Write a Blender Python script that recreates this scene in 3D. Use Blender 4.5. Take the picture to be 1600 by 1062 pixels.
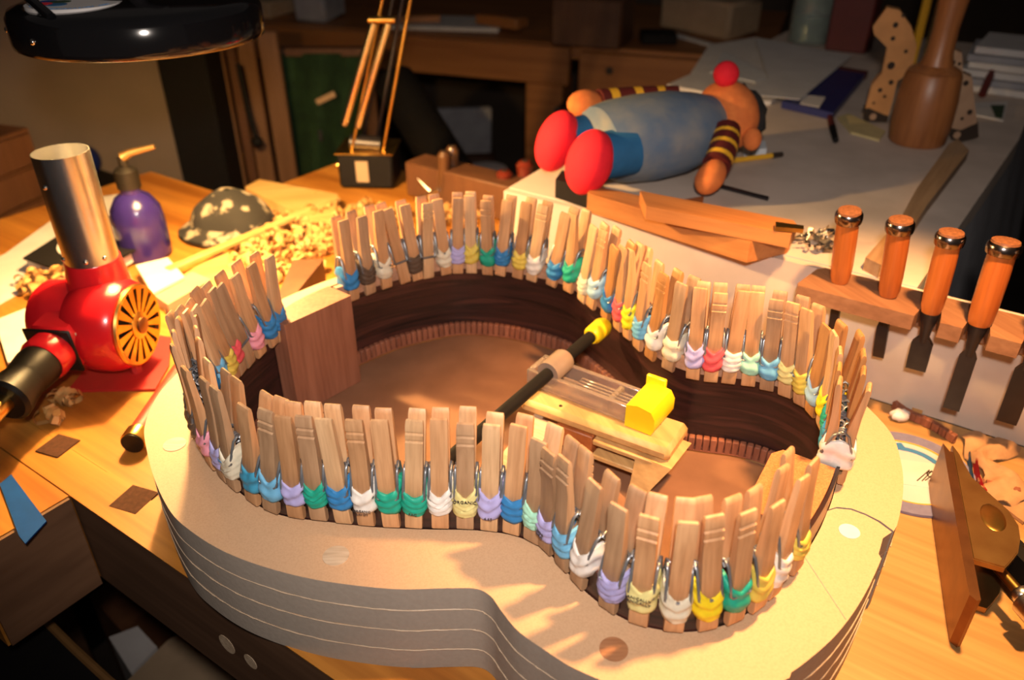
import bpy, bmesh, math, random
from mathutils import Vector, Matrix, Euler, Quaternion

for o in list(bpy.data.objects): bpy.data.objects.remove(o)
scene = bpy.context.scene
COL = scene.collection
PI = math.pi
R = math.radians

# ------------------------------------------------------------------ camera, world, lights, exposure
FPX = 28 / 36 * 1600            # focal length in pixels of the 1600 x 1062 frame
TH = R(31.3)                    # pitch below the horizontal
H = 0.461                       # lens height above the bench top (bench top is z = 0)
CT, ST = math.cos(TH), math.sin(TH)
cam = bpy.data.cameras.new('camera'); camo = bpy.data.objects.new('camera', cam); COL.objects.link(camo)
camo.location = (0, 0, H); camo.rotation_euler = (PI/2 - TH, 0, 0)
cam.sensor_width = 36; cam.lens = 28; cam.clip_start = .02; cam.clip_end = 30
cam.dof.use_dof = True; cam.dof.focus_distance = .57; cam.dof.aperture_fstop = 5.6
scene.camera = camo

world = bpy.data.worlds.new('world'); scene.world = world; world.use_nodes = True
bg = world.node_tree.nodes['Background']; bg.inputs[0].default_value = (.75, .62, .55, 1); bg.inputs[1].default_value = .035

scene.view_settings.view_transform = 'Standard'; scene.view_settings.look = 'None'
scene.view_settings.exposure = 0.0; scene.view_settings.gamma = 1.0
scene.view_settings.use_curve_mapping = False

def light(name, kind, loc, target, energy, color, **kw):
    d = bpy.data.lights.new(name, kind); d.energy = energy; d.color = color
    for k, v in kw.items(): setattr(d, k, v)
    o = bpy.data.objects.new(name, d); COL.objects.link(o); o.location = loc
    o.rotation_euler = (Vector(target) - Vector(loc)).to_track_quat('-Z', 'Y').to_euler()
    return o
# the photographer's flash above the lens
light('camera_flash', 'SPOT', (.01, -.02, H + .10), (0, .9, .11), 23.0, (1, .86, .75), spot_size=R(92), spot_blend=.85, shadow_soft_size=.022)
# second work lamp, hanging over the bench beyond the top of the frame on the right
light('right_work_lamp', 'SPOT', (.32, .42, .66), (.27, .45, 0), 46.0, (1, .50, .17), spot_size=R(70), spot_blend=.5, shadow_soft_size=.02)

# ------------------------------------------------------------------ frames
A0 = Vector((-.2208, .6859)); U = Vector((.8251, -.5649)); V = Vector((.5649, .8251))
RZ = math.atan2(U.y, U.x)
def T(s, t, z=0): p = U*s + V*t; return Vector((p.x, p.y, z))           # bench frame
def G(x, w, z=0): p = A0 + U*x + V*w; return Vector((p.x, p.y, z))       # guitar frame
def ray(px, py):
    x = (px-800)/FPX; y = -(py-531)/FPX
    return Vector((x, CT + y*ST, -ST + y*CT))
def at(px, py, z=0): d = ray(px, py); return Vector((0, 0, H)) + d*((z-H)/d.z)
def aty(px, py, Y): d = ray(px, py); return Vector((0, 0, H)) + d*(Y/d.y)
def pj(p):
    q = Vector(p) - Vector((0, 0, H)); zc = q.y*CT - q.z*ST; yc = q.y*ST + q.z*CT
    return (800 + FPX*q.x/zc, 531 - FPX*yc/zc)

# ------------------------------------------------------------------ mesh builder
class MB:
    def __init__(s): s.v = []; s.f = []; s.m = []
    def add(s, vs, fs, mi=0):
        n = len(s.v); s.v += [tuple(v) for v in vs]; s.f += [tuple(i+n for i in f) for f in fs]; s.m += [mi]*len(fs); return s
    def box(s, c, size, rz=0, b=0, M=None, mi=0):
        hx, hy, hz = size[0]/2, size[1]/2, size[2]/2
        M = M or Matrix.Rotation(rz, 3, 'Z'); c = Vector(c)
        if b <= 0:
            vs = [c + M @ Vector((x*hx, y*hy, z*hz)) for x in (-1, 1) for y in (-1, 1) for z in (-1, 1)]
            fs = [(0,1,3,2),(4,6,7,5),(0,4,5,1),(2,3,7,6),(0,2,6,4),(1,5,7,3)]
            return s.add(vs, fs, mi)
        b = min(b, hx*.9, hy*.9, hz*.9); idx = {}; vs = []
        for x in (-1, 1):
            for y in (-1, 1):
                for z in (-1, 1):
                    for a in range(3):
                        p = [x*(hx-b), y*(hy-b), z*(hz-b)]; p[a] = (x*hx, y*hy, z*hz)[a]
                        idx[(x, y, z, a)] = len(vs); vs.append(c + M @ Vector(p))
        fs = []
        for a in range(3):
            o = [i for i in range(3) if i != a]
            for sg in (-1, 1):
                q = []
                for (p1, p2) in ((-1,-1), (1,-1), (1,1), (-1,1)):
                    k = [0,0,0]; k[a] = sg; k[o[0]] = p1; k[o[1]] = p2; q.append(idx[(*k, a)])
                fs.append(q)
            for p1 in (-1, 1):          # edges along axis a
                for p2 in (-1, 1):
                    q = []
                    for sg, ax in ((-1, o[0]), (1, o[0]), (1, o[1]), (-1, o[1])):
                        k = [0,0,0]; k[a] = sg; k[o[0]] = p1; k[o[1]] = p2; q.append(idx[(*k, ax)])
                    fs.append(q)
        for x in (-1, 1):
            for y in (-1, 1):
                for z in (-1, 1): fs.append([idx[(x, y, z, a)] for a in range(3)])
        return s.add(vs, fs, mi)
    def prism(s, pts, z0, z1, mi=0, top=None):
        n = len(pts); top = top or pts
        vs = [(p[0], p[1], z0) for p in pts] + [(p[0], p[1], z1) for p in top]
        fs = [tuple(range(n-1, -1, -1)), tuple(range(n, 2*n))] + [(i, (i+1) % n, n+(i+1) % n, n+i) for i in range(n)]
        return s.add(vs, fs, mi)
    def loft(s, rings, closed=True, caps=True, mi=0):
        n = len(rings[0]); vs = [p for r in rings for p in r]; fs = []
        for i in range(len(rings)-1):
            for j in range(n if closed else n-1):
                k = (j+1) % n; fs.append((i*n+j, i*n+k, (i+1)*n+k, (i+1)*n+j))
        if caps and closed:
            fs.append(tuple(range(n-1, -1, -1))); fs.append(tuple(range((len(rings)-1)*n, len(rings)*n)))
        return s.add(vs, fs, mi)
    def lathe(s, prof, seg=24, o=(0,0,0), axis=(0,0,1), mi=0, caps=True, x0=None):
        ax = Vector(axis).normalized(); e1 = Vector(x0).normalized() if x0 else ax.orthogonal().normalized(); e2 = ax.cross(e1); o = Vector(o)
        rings = [[o + ax*h + (e1*math.cos(2*PI*k/seg) + e2*math.sin(2*PI*k/seg))*max(r, 1e-5) for k in range(seg)] for r, h in prof]
        return s.loft(rings, True, caps, mi)
    def cyl(s, p0, p1, r0, r1=None, seg=16, mi=0):
        p0 = Vector(p0); p1 = Vector(p1); r1 = r0 if r1 is None else r1
        return s.lathe([(r0, 0), (r1, (p1-p0).length)], seg, p0, p1-p0, mi)
    def tube(s, pts, r, seg=8, mi=0, closed=False):
        pts = [Vector(p) for p in pts]; n = len(pts); rings = []; prev = None
        for i, p in enumerate(pts):
            a = pts[(i-1) % n] if closed or i else p; b = pts[(i+1) % n] if closed or i < n-1 else p
            t = (b-a); t = t.normalized() if t.length > 1e-9 else Vector((0,0,1))
            if prev is None: e = t.orthogonal().normalized()
            else:
                e = prev - t*prev.dot(t); e = e.normalized() if e.length > 1e-6 else t.orthogonal().normalized()
            prev = e; f = t.cross(e); rr = r[i] if isinstance(r, (list, tuple)) else r
            rings.append([p + (e*math.cos(2*PI*k/seg) + f*math.sin(2*PI*k/seg))*rr for k in range(seg)])
        if closed: rings.append(rings[0])
        return s.loft(rings, True, not closed, mi)
    def ell(s, c, r, M=None, nu=20, nv=12, mi=0, fn=None):
        c = Vector(c); M = M or Matrix.Identity(3); rings = []
        for i in range(nv+1):
            ph = -PI/2 + PI*i/nv; ring = []
            for k in range(nu):
                a = 2*PI*k/nu; d = Vector((math.cos(ph)*math.cos(a), math.cos(ph)*math.sin(a), math.sin(ph)))
                if i in (0, nv): d = Vector((1e-4*math.cos(a), 1e-4*math.sin(a), d.z))
                if fn: d = d*fn(d)
                ring.append(c + M @ Vector((d.x*r[0], d.y*r[1], d.z*r[2])))
            rings.append(ring)
        return s.loft(rings, True, True, mi)
    def grid(s, P, mi=0):
        n = len(P); m = len(P[0])
        return s.add([p for r in P for p in r], [(i*m+j, i*m+j+1, (i+1)*m+j+1, (i+1)*m+j) for i in range(n-1) for j in range(m-1)], mi)
    def mesh(s, name, mats, sharp=38, recalc=True, tri=False):
        me = bpy.data.meshes.new(name); me.from_pydata(s.v, [], s.f)
        for m in (mats if isinstance(mats, (list, tuple)) else [mats]): me.materials.append(m)
        me.polygons.foreach_set('material_index', s.m)
        if recalc or tri:
            bm = bmesh.new(); bm.from_mesh(me)
            if recalc: bmesh.ops.recalc_face_normals(bm, faces=bm.faces)
            big = [f for f in bm.faces if len(f.verts) > 4]
            if big: bmesh.ops.triangulate(bm, faces=big)
            bm.to_mesh(me); bm.free()
        me.polygons.foreach_set('use_smooth', [True]*len(me.polygons))
        me.set_sharp_from_angle(angle=R(sharp)); me.update()
        return me
    def build(s, name, mats, parent=None, **kw):
        return link(name, s.mesh(name, mats, **kw), parent)
def link(name, me, parent=None):
    o = bpy.data.objects.new(name, me); COL.objects.link(o)
    if parent: o.parent = parent
    return o
def empty(name, loc=(0,0,0), rz=0, label=None, cat=None, group=None):
    o = bpy.data.objects.new(name, None); COL.objects.link(o); o.location = loc; o.rotation_euler = (0, 0, rz); o.empty_display_size = .02
    return tag(o, label, cat, group)
def tag(o, label=None, cat=None, group=None, kind=None):
    if label: o['label'] = label
    if cat: o['category'] = cat
    if group: o['group'] = group
    if kind: o['kind'] = kind
    return o
def text_mesh(txt, size, mat, depth=.00015):
    c = bpy.data.curves.new('lettering', 'FONT'); c.body = txt; c.size = size; c.align_x = 'CENTER'; c.align_y = 'CENTER'; c.extrude = depth; c.resolution_u = 2
    o = bpy.data.objects.new('lettering', c); COL.objects.link(o); bpy.context.view_layer.update()
    me = bpy.data.meshes.new_from_object(o.evaluated_get(bpy.context.evaluated_depsgraph_get()))
    bpy.data.objects.remove(o); bpy.data.curves.remove(c)
    me.materials.clear(); me.materials.append(mat); return me

# ------------------------------------------------------------------ materials
def newmat(name):
    m = bpy.data.materials.new(name); m.use_nodes = True; nt = m.node_tree; return m, nt, nt.nodes['Principled BSDF']
def N(nt, t, **kw):
    n = nt.nodes.new(t)
    for k, v in kw.items(): setattr(n, k, v)
    return n
def ramp(nt, stops):
    r = N(nt, 'ShaderNodeValToRGB'); e = r.color_ramp.elements
    while len(e) < len(stops): e.new(.5)
    for i, (p, c) in enumerate(stops): e[i].position = p; e[i].color = (*c, 1)
    return r
def coords(nt, scale, rot=(0,0,0), rnd=0):
    tc = N(nt, 'ShaderNodeTexCoord'); mp = N(nt, 'ShaderNodeMapping'); mp.inputs['Scale'].default_value = scale; mp.inputs['Rotation'].default_value = rot
    nt.links.new(tc.outputs['Object'], mp.inputs['Vector'])
    if rnd:
        oi = N(nt, 'ShaderNodeObjectInfo'); ml = N(nt, 'ShaderNodeMath', operation='MULTIPLY'); ml.inputs[1].default_value = rnd
        nt.links.new(oi.outputs['Random'], ml.inputs[0]); nt.links.new(ml.outputs[0], mp.inputs['Location'])
    return mp
def bump(nt, b, src, strength, dist=.001):
    n = N(nt, 'ShaderNodeBump'); n.inputs['Strength'].default_value = strength; n.inputs['Distance'].default_value = dist
    nt.links.new(src, n.inputs['Height']); nt.links.new(n.outputs['Normal'], b.inputs['Normal'])
def plain(name, col, rough=.5, metal=0, c2=None, ns=60, coat=0, bmp=0, spec=.5, trans=0, alpha=1, contrast=(.35,.65), emis=None):
    m, nt, b = newmat(name)
    b.inputs['Base Color'].default_value = (*col, 1); b.inputs['Roughness'].default_value = rough; b.inputs['Metallic'].default_value = metal
    b.inputs['Coat Weight'].default_value = coat; b.inputs['Specular IOR Level'].default_value = spec; b.inputs['Transmission Weight'].default_value = trans
    b.inputs['Coat Roughness'].default_value = .08
    c2 = c2 or tuple(x*.88 for x in col)
    mp = coords(nt, (ns,)*3); no = N(nt, 'ShaderNodeTexNoise'); no.inputs['Scale'].default_value = 1; no.inputs['Detail'].default_value = 5
    nt.links.new(mp.outputs[0], no.inputs['Vector'])
    r = ramp(nt, [(contrast[0], c2), (contrast[1], col)]); nt.links.new(no.outputs['Fac'], r.inputs[0]); nt.links.new(r.outputs[0], b.inputs['Base Color'])
    if bmp: bump(nt, b, no.outputs['Fac'], bmp)
    return m
def wood(name, light_, dark, grain='X', rot=0, fine=220, along=9, rough=.55, rnd=0, coat=0, streak=None, hue=0, bmp=.15, lo=.3, hi=.7):
    m, nt, b = newmat(name); b.inputs['Roughness'].default_value = rough; b.inputs['Coat Weight'].default_value = coat; b.inputs['Coat Roughness'].default_value = .2
    def sc(f, a): return {'X': (a, f, f), 'Y': (f, a, f), 'Z': (f, f, a)}[grain]
    # rotate into the grain frame first, then stretch
    tc = N(nt, 'ShaderNodeTexCoord'); r0 = N(nt, 'ShaderNodeVectorRotate', rotation_type='Z_AXIS'); r0.inputs['Angle'].default_value = -rot
    nt.links.new(tc.outputs['Object'], r0.inputs['Vector'])
    src = r0.outputs[0]
    if rnd:
        oi = N(nt, 'ShaderNodeObjectInfo'); ad = N(nt, 'ShaderNodeVectorMath', operation='MULTIPLY_ADD'); cm = N(nt, 'ShaderNodeCombineXYZ')
        for i in range(3): nt.links.new(oi.outputs['Random'], cm.inputs[i])
        ad.inputs[1].default_value = (rnd, rnd*1.7, rnd*.6); nt.links.new(cm.outputs[0], ad.inputs[0]); nt.links.new(src, ad.inputs[2]); src = ad.outputs[0]
    def nz(f, a, det=4):
        mp = N(nt, 'ShaderNodeMapping'); mp.inputs['Scale'].default_value = sc(f, a); nt.links.new(src, mp.inputs['Vector'])
        n = N(nt, 'ShaderNodeTexNoise'); n.inputs['Scale'].default_value = 1; n.inputs['Detail'].default_value = det; nt.links.new(mp.outputs[0], n.inputs['Vector']); return n
    n1 = nz(fine, along); n2 = nz(fine*.18, along*.35, 3)
    mid = tuple((a+c)/2 for a, c in zip(light_, dark))
    r1 = ramp(nt, [(lo, dark), ((lo+hi)/2, mid), (hi, light_)]); nt.links.new(n2.outputs['Fac'], r1.inputs[0])
    r2 = ramp(nt, [(.3, (.62,.56,.5)), (.62, (1,1,1))]); nt.links.new(n1.outputs['Fac'], r2.inputs[0])
    mx = N(nt, 'ShaderNodeMix', data_type='RGBA', blend_type='MULTIPLY'); mx.inputs[0].default_value = .6
    nt.links.new(r1.outputs[0], mx.inputs[6]); nt.links.new(r2.outputs[0], mx.inputs[7]); out = mx.outputs[2]
    if streak:
        n3 = nz(streak[1], streak[2], 5); r3 = ramp(nt, [(.52, (0,0,0)), (.6, (1,1,1))]); nt.links.new(n3.outputs['Fac'], r3.inputs[0])
        m3 = N(nt, 'ShaderNodeMix', data_type='RGBA'); nt.links.new(r3.outputs[0], m3.inputs[0]); nt.links.new(out, m3.inputs[6]); m3.inputs[7].default_value = (*streak[0], 1); out = m3.outputs[2]
    if hue:
        oi = N(nt, 'ShaderNodeObjectInfo'); hs = N(nt, 'ShaderNodeHueSaturation')
        mr = N(nt, 'ShaderNodeMapRange'); mr.inputs['To Min'].default_value = 1-hue; mr.inputs['To Max'].default_value = 1+hue*.6
        nt.links.new(oi.outputs['Random'], mr.inputs['Value']); nt.links.new(mr.outputs[0], hs.inputs['Value']); nt.links.new(out, hs.inputs['Color']); out = hs.outputs[0]
    nt.links.new(out, b.inputs['Base Color']); bump(nt, b, n1.outputs['Fac'], bmp, .0006)
    return m

M = {}
M['bench'] = wood('bench_maple', (.55,.235,.038), (.34,.115,.014), 'X', RZ, 130, 5, .45, streak=None, bmp=.12, lo=.36, hi=.64)
M['maple'] = wood('pale_maple', (.56,.33,.13), (.44,.235,.08), 'X', RZ, 130, 5, .45, bmp=.1)
M['apron'] = wood('apron_oak', (.17,.090,.050), (.085,.042,.022), 'X', RZ, 120, 4, .55)
M['endgrain'] = wood('end_grain', (.26,.135,.072), (.13,.062,.032), 'Y', RZ, 90, 14, .6)
M['plug'] = plain('walnut_plug', (.075,.032,.018), .85, spec=.1, c2=(.05,.022,.013), ns=300)
M['mdf'] = plain('mdf_face', (.60,.385,.23), .62, c2=(.54,.335,.195), ns=900, bmp=.04, contrast=(.3,.6))
M['mdf_edge'] = plain('mdf_edge', (.36,.308,.262), .75, c2=(.335,.285,.241), ns=300, bmp=.15)
M['glue'] = plain('dried_glue', (.55,.42,.30), .5, ns=300, bmp=.3)
M['dowel'] = wood('birch_dowel', (.66,.52,.38), (.50,.37,.25), 'X', 0, 500, 60, .5)
M['dowel_red'] = wood('red_dowel', (.50,.24,.11), (.34,.15,.07), 'X', 0, 500, 60, .5)
M['rosewood'] = wood('rosewood', (.115,.042,.026), (.018,.009,.008), 'X', 0, 6, 4, .32, coat=.25, bmp=.05)
# rosewood stripes run level round the rim: streaks thin in z
def rosewood():
    m, nt, b = newmat('rosewood_side'); b.inputs['Roughness'].default_value = .34; b.inputs['Coat Weight'].default_value = .15; b.inputs['Coat Roughness'].default_value = .25
    mp = coords(nt, (5, 5, 70)); n = N(nt, 'ShaderNodeTexNoise'); n.inputs['Scale'].default_value = 1; n.inputs['Detail'].default_value = 6; n.inputs['Distortion'].default_value = .6
    nt.links.new(mp.outputs[0], n.inputs['Vector'])
    r = ramp(nt, [(.33, (.006,.003,.004)), (.45, (.034,.011,.010)), (.52, (.012,.006,.006)), (.60, (.060,.019,.015)), (.72, (.022,.009,.009))]); nt.links.new(n.outputs['Fac'], r.inputs[0])
    nt.links.new(r.outputs[0], b.inputs['Base Color'])
    mp2 = coords(nt, (25, 25, 900)); n2 = N(nt, 'ShaderNodeTexNoise'); n2.inputs['Scale'].default_value = 1; nt.links.new(mp2.outputs[0], n2.inputs['Vector']); bump(nt, b, n2.outputs['Fac'], .08, .0005)
    return m
M['rosewood'] = rosewood()
M['kerf'] = wood('mahogany_lining', (.34,.125,.07), (.22,.075,.042), 'Z', 0, 500, 60, .6, rnd=9, hue=.2)
M['lining'] = wood('pale_lining', (.50,.30,.20), (.40,.22,.14), 'X', 0, 300, 30, .6)
M['mahogany'] = wood('mahogany_block', (.33,.135,.080), (.25,.095,.054), 'Z', 0, 260, 20, .55)
M['cedar_end'] = plain('neck_block_end_grain', (.50,.19,.065), .6, c2=(.36,.125,.04), ns=700, bmp=.2)
M['pin_a'] = wood('pin_pale_birch', (.70,.46,.26), (.58,.35,.18), 'Z', 0, 420, 26, .55, rnd=7, hue=.12)
M['pin_b'] = wood('pin_tan_beech', (.64,.37,.19), (.50,.26,.12), 'Z', 0, 420, 26, .55, rnd=7, hue=.14)
M['pin_c'] = wood('pin_weathered', (.50,.315,.18), (.36,.21,.115), 'Z', 0, 380, 26, .62, rnd=7, hue=.12)
M['pin_d'] = wood('pin_orange', (.56,.28,.10), (.40,.18,.06), 'Z', 0, 380, 26, .5, rnd=7, hue=.1)
M['wire'] = plain('spring_steel', (.26,.28,.31), .34, .6, c2=(.20,.21,.23), ns=200)
RUB = {'blue': (.035,.21,.50), 'teal blue': (.05,.30,.50), 'sky blue': (.16,.45,.72), 'pale blue': (.36,.56,.72), 'lavender': (.42,.40,.74), 'green': (.015,.36,.25), 'mint green': (.38,.74,.58),
       'white': (.78,.74,.70), 'cream': (.72,.66,.52), 'yellow': (.72,.55,.10), 'pale yellow': (.74,.66,.28), 'bright yellow': (.86,.66,.02), 'pink': (.80,.32,.42), 'red': (.78,.10,.12), 'brown': (.10,.065,.045)}
for k, c in RUB.items(): M['rub_'+k] = plain('rubber_'+k.replace(' ', '_'), c, .5, c2=tuple(x*.86 for x in c), ns=160, spec=.35, bmp=.1)
M['ink'] = plain('black_ink', (.03,.03,.04), .6)
M['ink_blue'] = plain('blue_ink', (.05,.22,.5), .6)
M['steel'] = plain('brushed_steel', (.72,.71,.70), .27, 1, c2=(.66,.65,.64), ns=90)
M['darksteel'] = plain('dark_steel', (.045,.04,.045), .38, .7, ns=90)
M['chrome'] = plain('chrome', (.75,.72,.68), .12, 1, ns=50)
M['brass'] = plain('brass', (.72,.47,.14), .28, 1, c2=(.62,.38,.10), ns=70)
M['bronze'] = plain('bronze_patina', (.40,.245,.09), .34, .85, c2=(.30,.165,.06), ns=45, contrast=(.3,.7))
M['bronze_dark'] = plain('bronze_sole', (.25,.115,.05), .36, .85, c2=(.19,.085,.04), ns=50)
M['red'] = plain('red_enamel', (.62,.012,.018), .22, c2=(.56,.01,.016), ns=20, coat=.6)
M['red_mat'] = plain('red_plate', (.42,.018,.016), .5, ns=40)
M['black'] = plain('black_gloss', (.006,.006,.007), .12, ns=20, coat=.5)
M['blackmat'] = plain('black_matte', (.009,.008,.008), .65, ns=60, spec=.15)
M['blackplastic'] = plain('black_handle', (.010,.008,.006), .45, ns=60, spec=.25)
M['white'] = plain('white_enamel', (.75,.75,.75), .4)
M['paper'] = plain('white_paper', (.70,.66,.62), .8, c2=(.62,.575,.54), ns=25)
M['paperdim'] = plain('grey_paper', (.60,.585,.585), .8, c2=(.54,.52,.52), ns=20)
M['linen'] = plain('table_paper', (.65,.535,.455), .75, c2=(.53,.43,.36), ns=14, bmp=.25, contrast=(.3,.62))
M['drape'] = plain('grey_drape', (.34,.34,.37), .8, c2=(.27,.27,.30), ns=20)
M['walnut'] = wood('rack_walnut', (.31,.155,.082), (.22,.10,.052), 'X', RZ, 200, 12, .55)
M['handle'] = wood('chisel_handle', (.47,.135,.027), (.33,.08,.016), 'Z', 0, 300, 14, .35, rnd=5, coat=.25)
M['cap'] = plain('chisel_end_wood', (.22,.085,.035), .5, c2=(.14,.055,.025), ns=400)
M['padauk'] = wood('padauk_board', (.52,.22,.07), (.36,.13,.04), 'X', RZ, 160, 8, .5)
M['stick'] = wood('stick_wood', (.42,.27,.15), (.30,.18,.10), 'Y', RZ, 200, 10, .6)
M['mallet'] = wood('mallet_wood', (.40,.155,.05), (.26,.095,.032), 'Z', 0, 160, 10, .4)
M['pine'] = wood('pine_board', (.70,.45,.17), (.55,.31,.09), 'X', RZ+.9, 120, 6, .5)
M['pine2'] = wood('spreader_wood', (.72,.47,.20), (.55,.32,.12), 'X', RZ, 160, 8, .5)
M['padred'] = wood('red_insert', (.50,.17,.05), (.38,.11,.03), 'X', RZ, 160, 10, .5)
M['shaving'] = plain('wood_shaving', (.62,.35,.12), .6, c2=(.48,.24,.07), ns=60)
M['yellow'] = plain('yellow_plastic', (.88,.66,.01), .4, c2=(.80,.58,.01), ns=30)
M['acrylic'] = plain('clear_plastic', (.80,.70,.62), .12, trans=.82, c2=(.74,.62,.54), ns=40)
M['sleeve'] = plain('plastic_sleeve', (.40,.30,.24), .25, trans=.3, ns=60)
M['tape_blue'] = plain('painters_tape', (.004,.055,.25), .7, ns=60, spec=.15)
M['bottle'] = plain('indigo_bottle', (.022,.013,.11), .22, ns=20, coat=.4)
M['card'] = plain('cardboard', (.42,.30,.19), .8, ns=30)
M['foil'] = plain('crumpled_foil', (.75,.72,.68), .22, 1, ns=60)
M['denim'] = plain('denim', (.11,.165,.25), .85, c2=(.22,.235,.25), ns=26, bmp=.4, contrast=(.38,.66))
M['plush'] = plain('orange_plush', (.72,.20,.045), .9, c2=(.62,.155,.035), ns=90, bmp=.3)
M['redfelt'] = plain('red_plush', (.80,.008,.025), .85, ns=90, bmp=.2)
M['bluefelt'] = plain('blue_felt', (.015,.12,.28), .85, ns=90, bmp=.2)
M['hair'] = plain('black_yarn', (.01,.009,.009), .9, ns=90, bmp=.6)
M['floor'] = plain('workshop_floor', (.06,.042,.032), .7, c2=(.035,.024,.018), ns=6)
M['wall'] = plain('workshop_wall', (.10,.07,.05), .9, c2=(.07,.05,.035), ns=4)
M['cream'] = plain('cream_panel', (.25,.185,.135), .8, c2=(.22,.165,.12), ns=8)
M['oak'] = wood('back_bench_oak', (.40,.165,.05), (.27,.10,.03), 'X', 0, 60, 3, .5)
M['oakdark'] = wood('dark_oak', (.16,.065,.026), (.09,.036,.016), 'Z', 0, 60, 4, .55)
M['brownboard'] = wood('brown_board', (.26,.13,.06), (.17,.08,.036), 'Z', 0, 60, 4, .6)
M['green'] = plain('green_canvas', (.016,.05,.014), .9, c2=(.010,.034,.010), ns=30)
M['bluecover'] = plain('blue_cover', (.008,.018,.13), .4, ns=20)
M['greyblue'] = plain('lavender_ring', (.20,.20,.33), .6, c2=(.17,.17,.29), ns=160)
M['grain'] = plain('tan_rag', (.45,.27,.14), .75, c2=(.36,.2,.10), ns=80, bmp=.3)
M['spot'] = plain('dark_spot', (.03,.018,.012), .6)
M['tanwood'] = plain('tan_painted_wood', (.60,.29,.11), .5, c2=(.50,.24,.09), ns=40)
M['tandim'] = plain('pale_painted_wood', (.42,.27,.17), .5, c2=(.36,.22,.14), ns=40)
M['glass'] = plain('clear_glass', (.75,.85,.78), .05, trans=.8)
M['postit'] = plain('yellow_note', (.62,.50,.24), .8)
M['pencil'] = plain('pencil_yellow', (.78,.42,.03), .4)
M['eraser'] = plain('white_eraser', (.72,.76,.82), .6)
M['redgloss'] = plain('oxblood_handle', (.16,.022,.010), .2, ns=60, coat=.6)
M['brownhandle'] = plain('brown_handle', (.10,.045,.02), .3, ns=60, coat=.3)
M['redtube'] = plain('red_tube', (.36,.028,.016), .5, ns=30)
M['maroon'] = plain('maroon_box', (.10,.010,.008), .6)
M['hoop'] = plain('hoop_steel', (.34,.29,.27), .2, 1, ns=50)
M['spring'] = plain('plated_spring', (.86,.74,.50), .22, 1, ns=50)
M['ply'] = plain('brown_plywood', (.25,.118,.064), .7, c2=(.18,.082,.042), ns=22, contrast=(.3,.7))
M['terra'] = plain('terracotta', (.40,.13,.05), .7)

# ------------------------------------------------------------------ room shell
FZ = -.92
def struct(name, mb, mat, parent=None, **kw): return tag(mb.build(name, mat, parent, **kw), kind='structure')
struct('floor', MB().box((0, 1.6, FZ-.02), (6, 6, .04)), M['floor'])
struct('wall_back', MB().box((0, 3.9, .4), (6, .06, 2.7)), M['wall'])
struct('wall_left', MB().box((-2.6, 1.6, .4), (.06, 5, 2.7)), M['wall'])
struct('wall_right', MB().box((2.6, 1.6, .4), (.06, 5, 2.7)), M['wall'])

# ------------------------------------------------------------------ main workbench
TF, TB = .207, .734             # front edge and back edge, measured across the bench
def poly(pts, fn=T): return [fn(*p)[:2] for p in pts]
wb = empty('workbench', T(-.3, .47, FZ), 0, 'thick maple workbench carrying the guitar mould and the planes', 'workbench')
wb_i = Matrix.Translation(-wb.location)
def wpart(name, mb, mat, parent=wb, **kw):
    o = mb.build(name, mat, None, **kw); o.parent = parent
    off = Vector((0,0,0)) if parent is not wb else -wb.location
    o.location = off
    return o
wtop = wpart('bench_top', MB().prism(poly([(-1.25, TF+.035), (-.1402, TF+.035), (-.1402, TB), (-1.25, TB)]), -.05, 0), M['bench'])
wpart('bench_top', MB().prism(poly([(-.14, TF+.035), (1.1, TF+.035), (1.1, TB), (-.14, TB)]), -.05, 0), M['maple'])
rb = empty('rear_bench', T(-.8, .88, FZ), 0, 'second bench top butted behind the first, under the lamp base', 'workbench')
o = MB().prism(poly([(-1.02, TB+.0005), (-.54, TB+.0005), (-.56, .98), (-1.02, .98)]), -.05, 0).build('bench_top', M['bench'], rb); o.location = -rb.location
for s_, t_ in ((-.98, .8), (-.98, .94), (-.62, .8), (-.62, .94)):
    o = MB().box(T(s_, t_, (FZ-.05)/2), (.05, .05, -FZ-.05), RZ).build('leg', M['apron'], rb); o.location = -rb.location
wpart('front_apron', MB().prism(poly([(-.594, TF), (1.1, TF), (1.1, TF+.0347), (-.594, TF+.0347)]), -.098, 0), [M['apron']])
wpart('edge_board', MB().prism(poly([(-1.25, TF), (-.5945, TF), (-.5945, TF+.0347), (-1.25, TF+.0347)]), -.098, 0), M['bench'])
# edge strip of the top in the same maple over the apron
wpart('edge_strip', MB().prism(poly([(-.594, TF-.0006), (1.1, TF-.0006), (1.1, TF+.0345), (-.594, TF+.0345)]), .0, .0009), M['bench'])
vb = wpart('vise_jaw', MB().prism(poly([(-1.25, TF-.085), (-.594, TF-.085), (-.594, TF-.0012), (-1.25, TF-.0012)]), -.104, 0), M['bench'])
wpart('vise_jaw_end', MB().prism(poly([(-.5938, TF-.083), (-.5905, TF-.083), (-.5905, TF-.002), (-.5938, TF-.002)]), -.103, -.001), M['endgrain'])
def diamond(c, r, z, a=0):
    return [(c[0]+r*math.cos(a+i*PI/2), c[1]+r*math.sin(a+i*PI/2)) for i in range(4)]
for px, py, r in ((210, 781, .0195), (91, 697, .0185)):
    c = at(px, py, 0); wpart('square_plug', MB().prism(diamond(c, r, 0, RZ+PI/4+.25), -.004, .0012), M['plug'])
for px, py, a in ((362, 1000, .009), (384, 1040, .007)):
    p = T(*( (lambda q: (q.dot(U), TF))(at(px, py, -.055).xy) ), -.055)
    mb = MB(); nrm = Vector((-V.x, -V.y, 0)); mb.lathe([(a, -.004), (a, .0003)], 18, p, nrm)
    wpart('dowel_plug', mb, M['dowel'])
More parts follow.
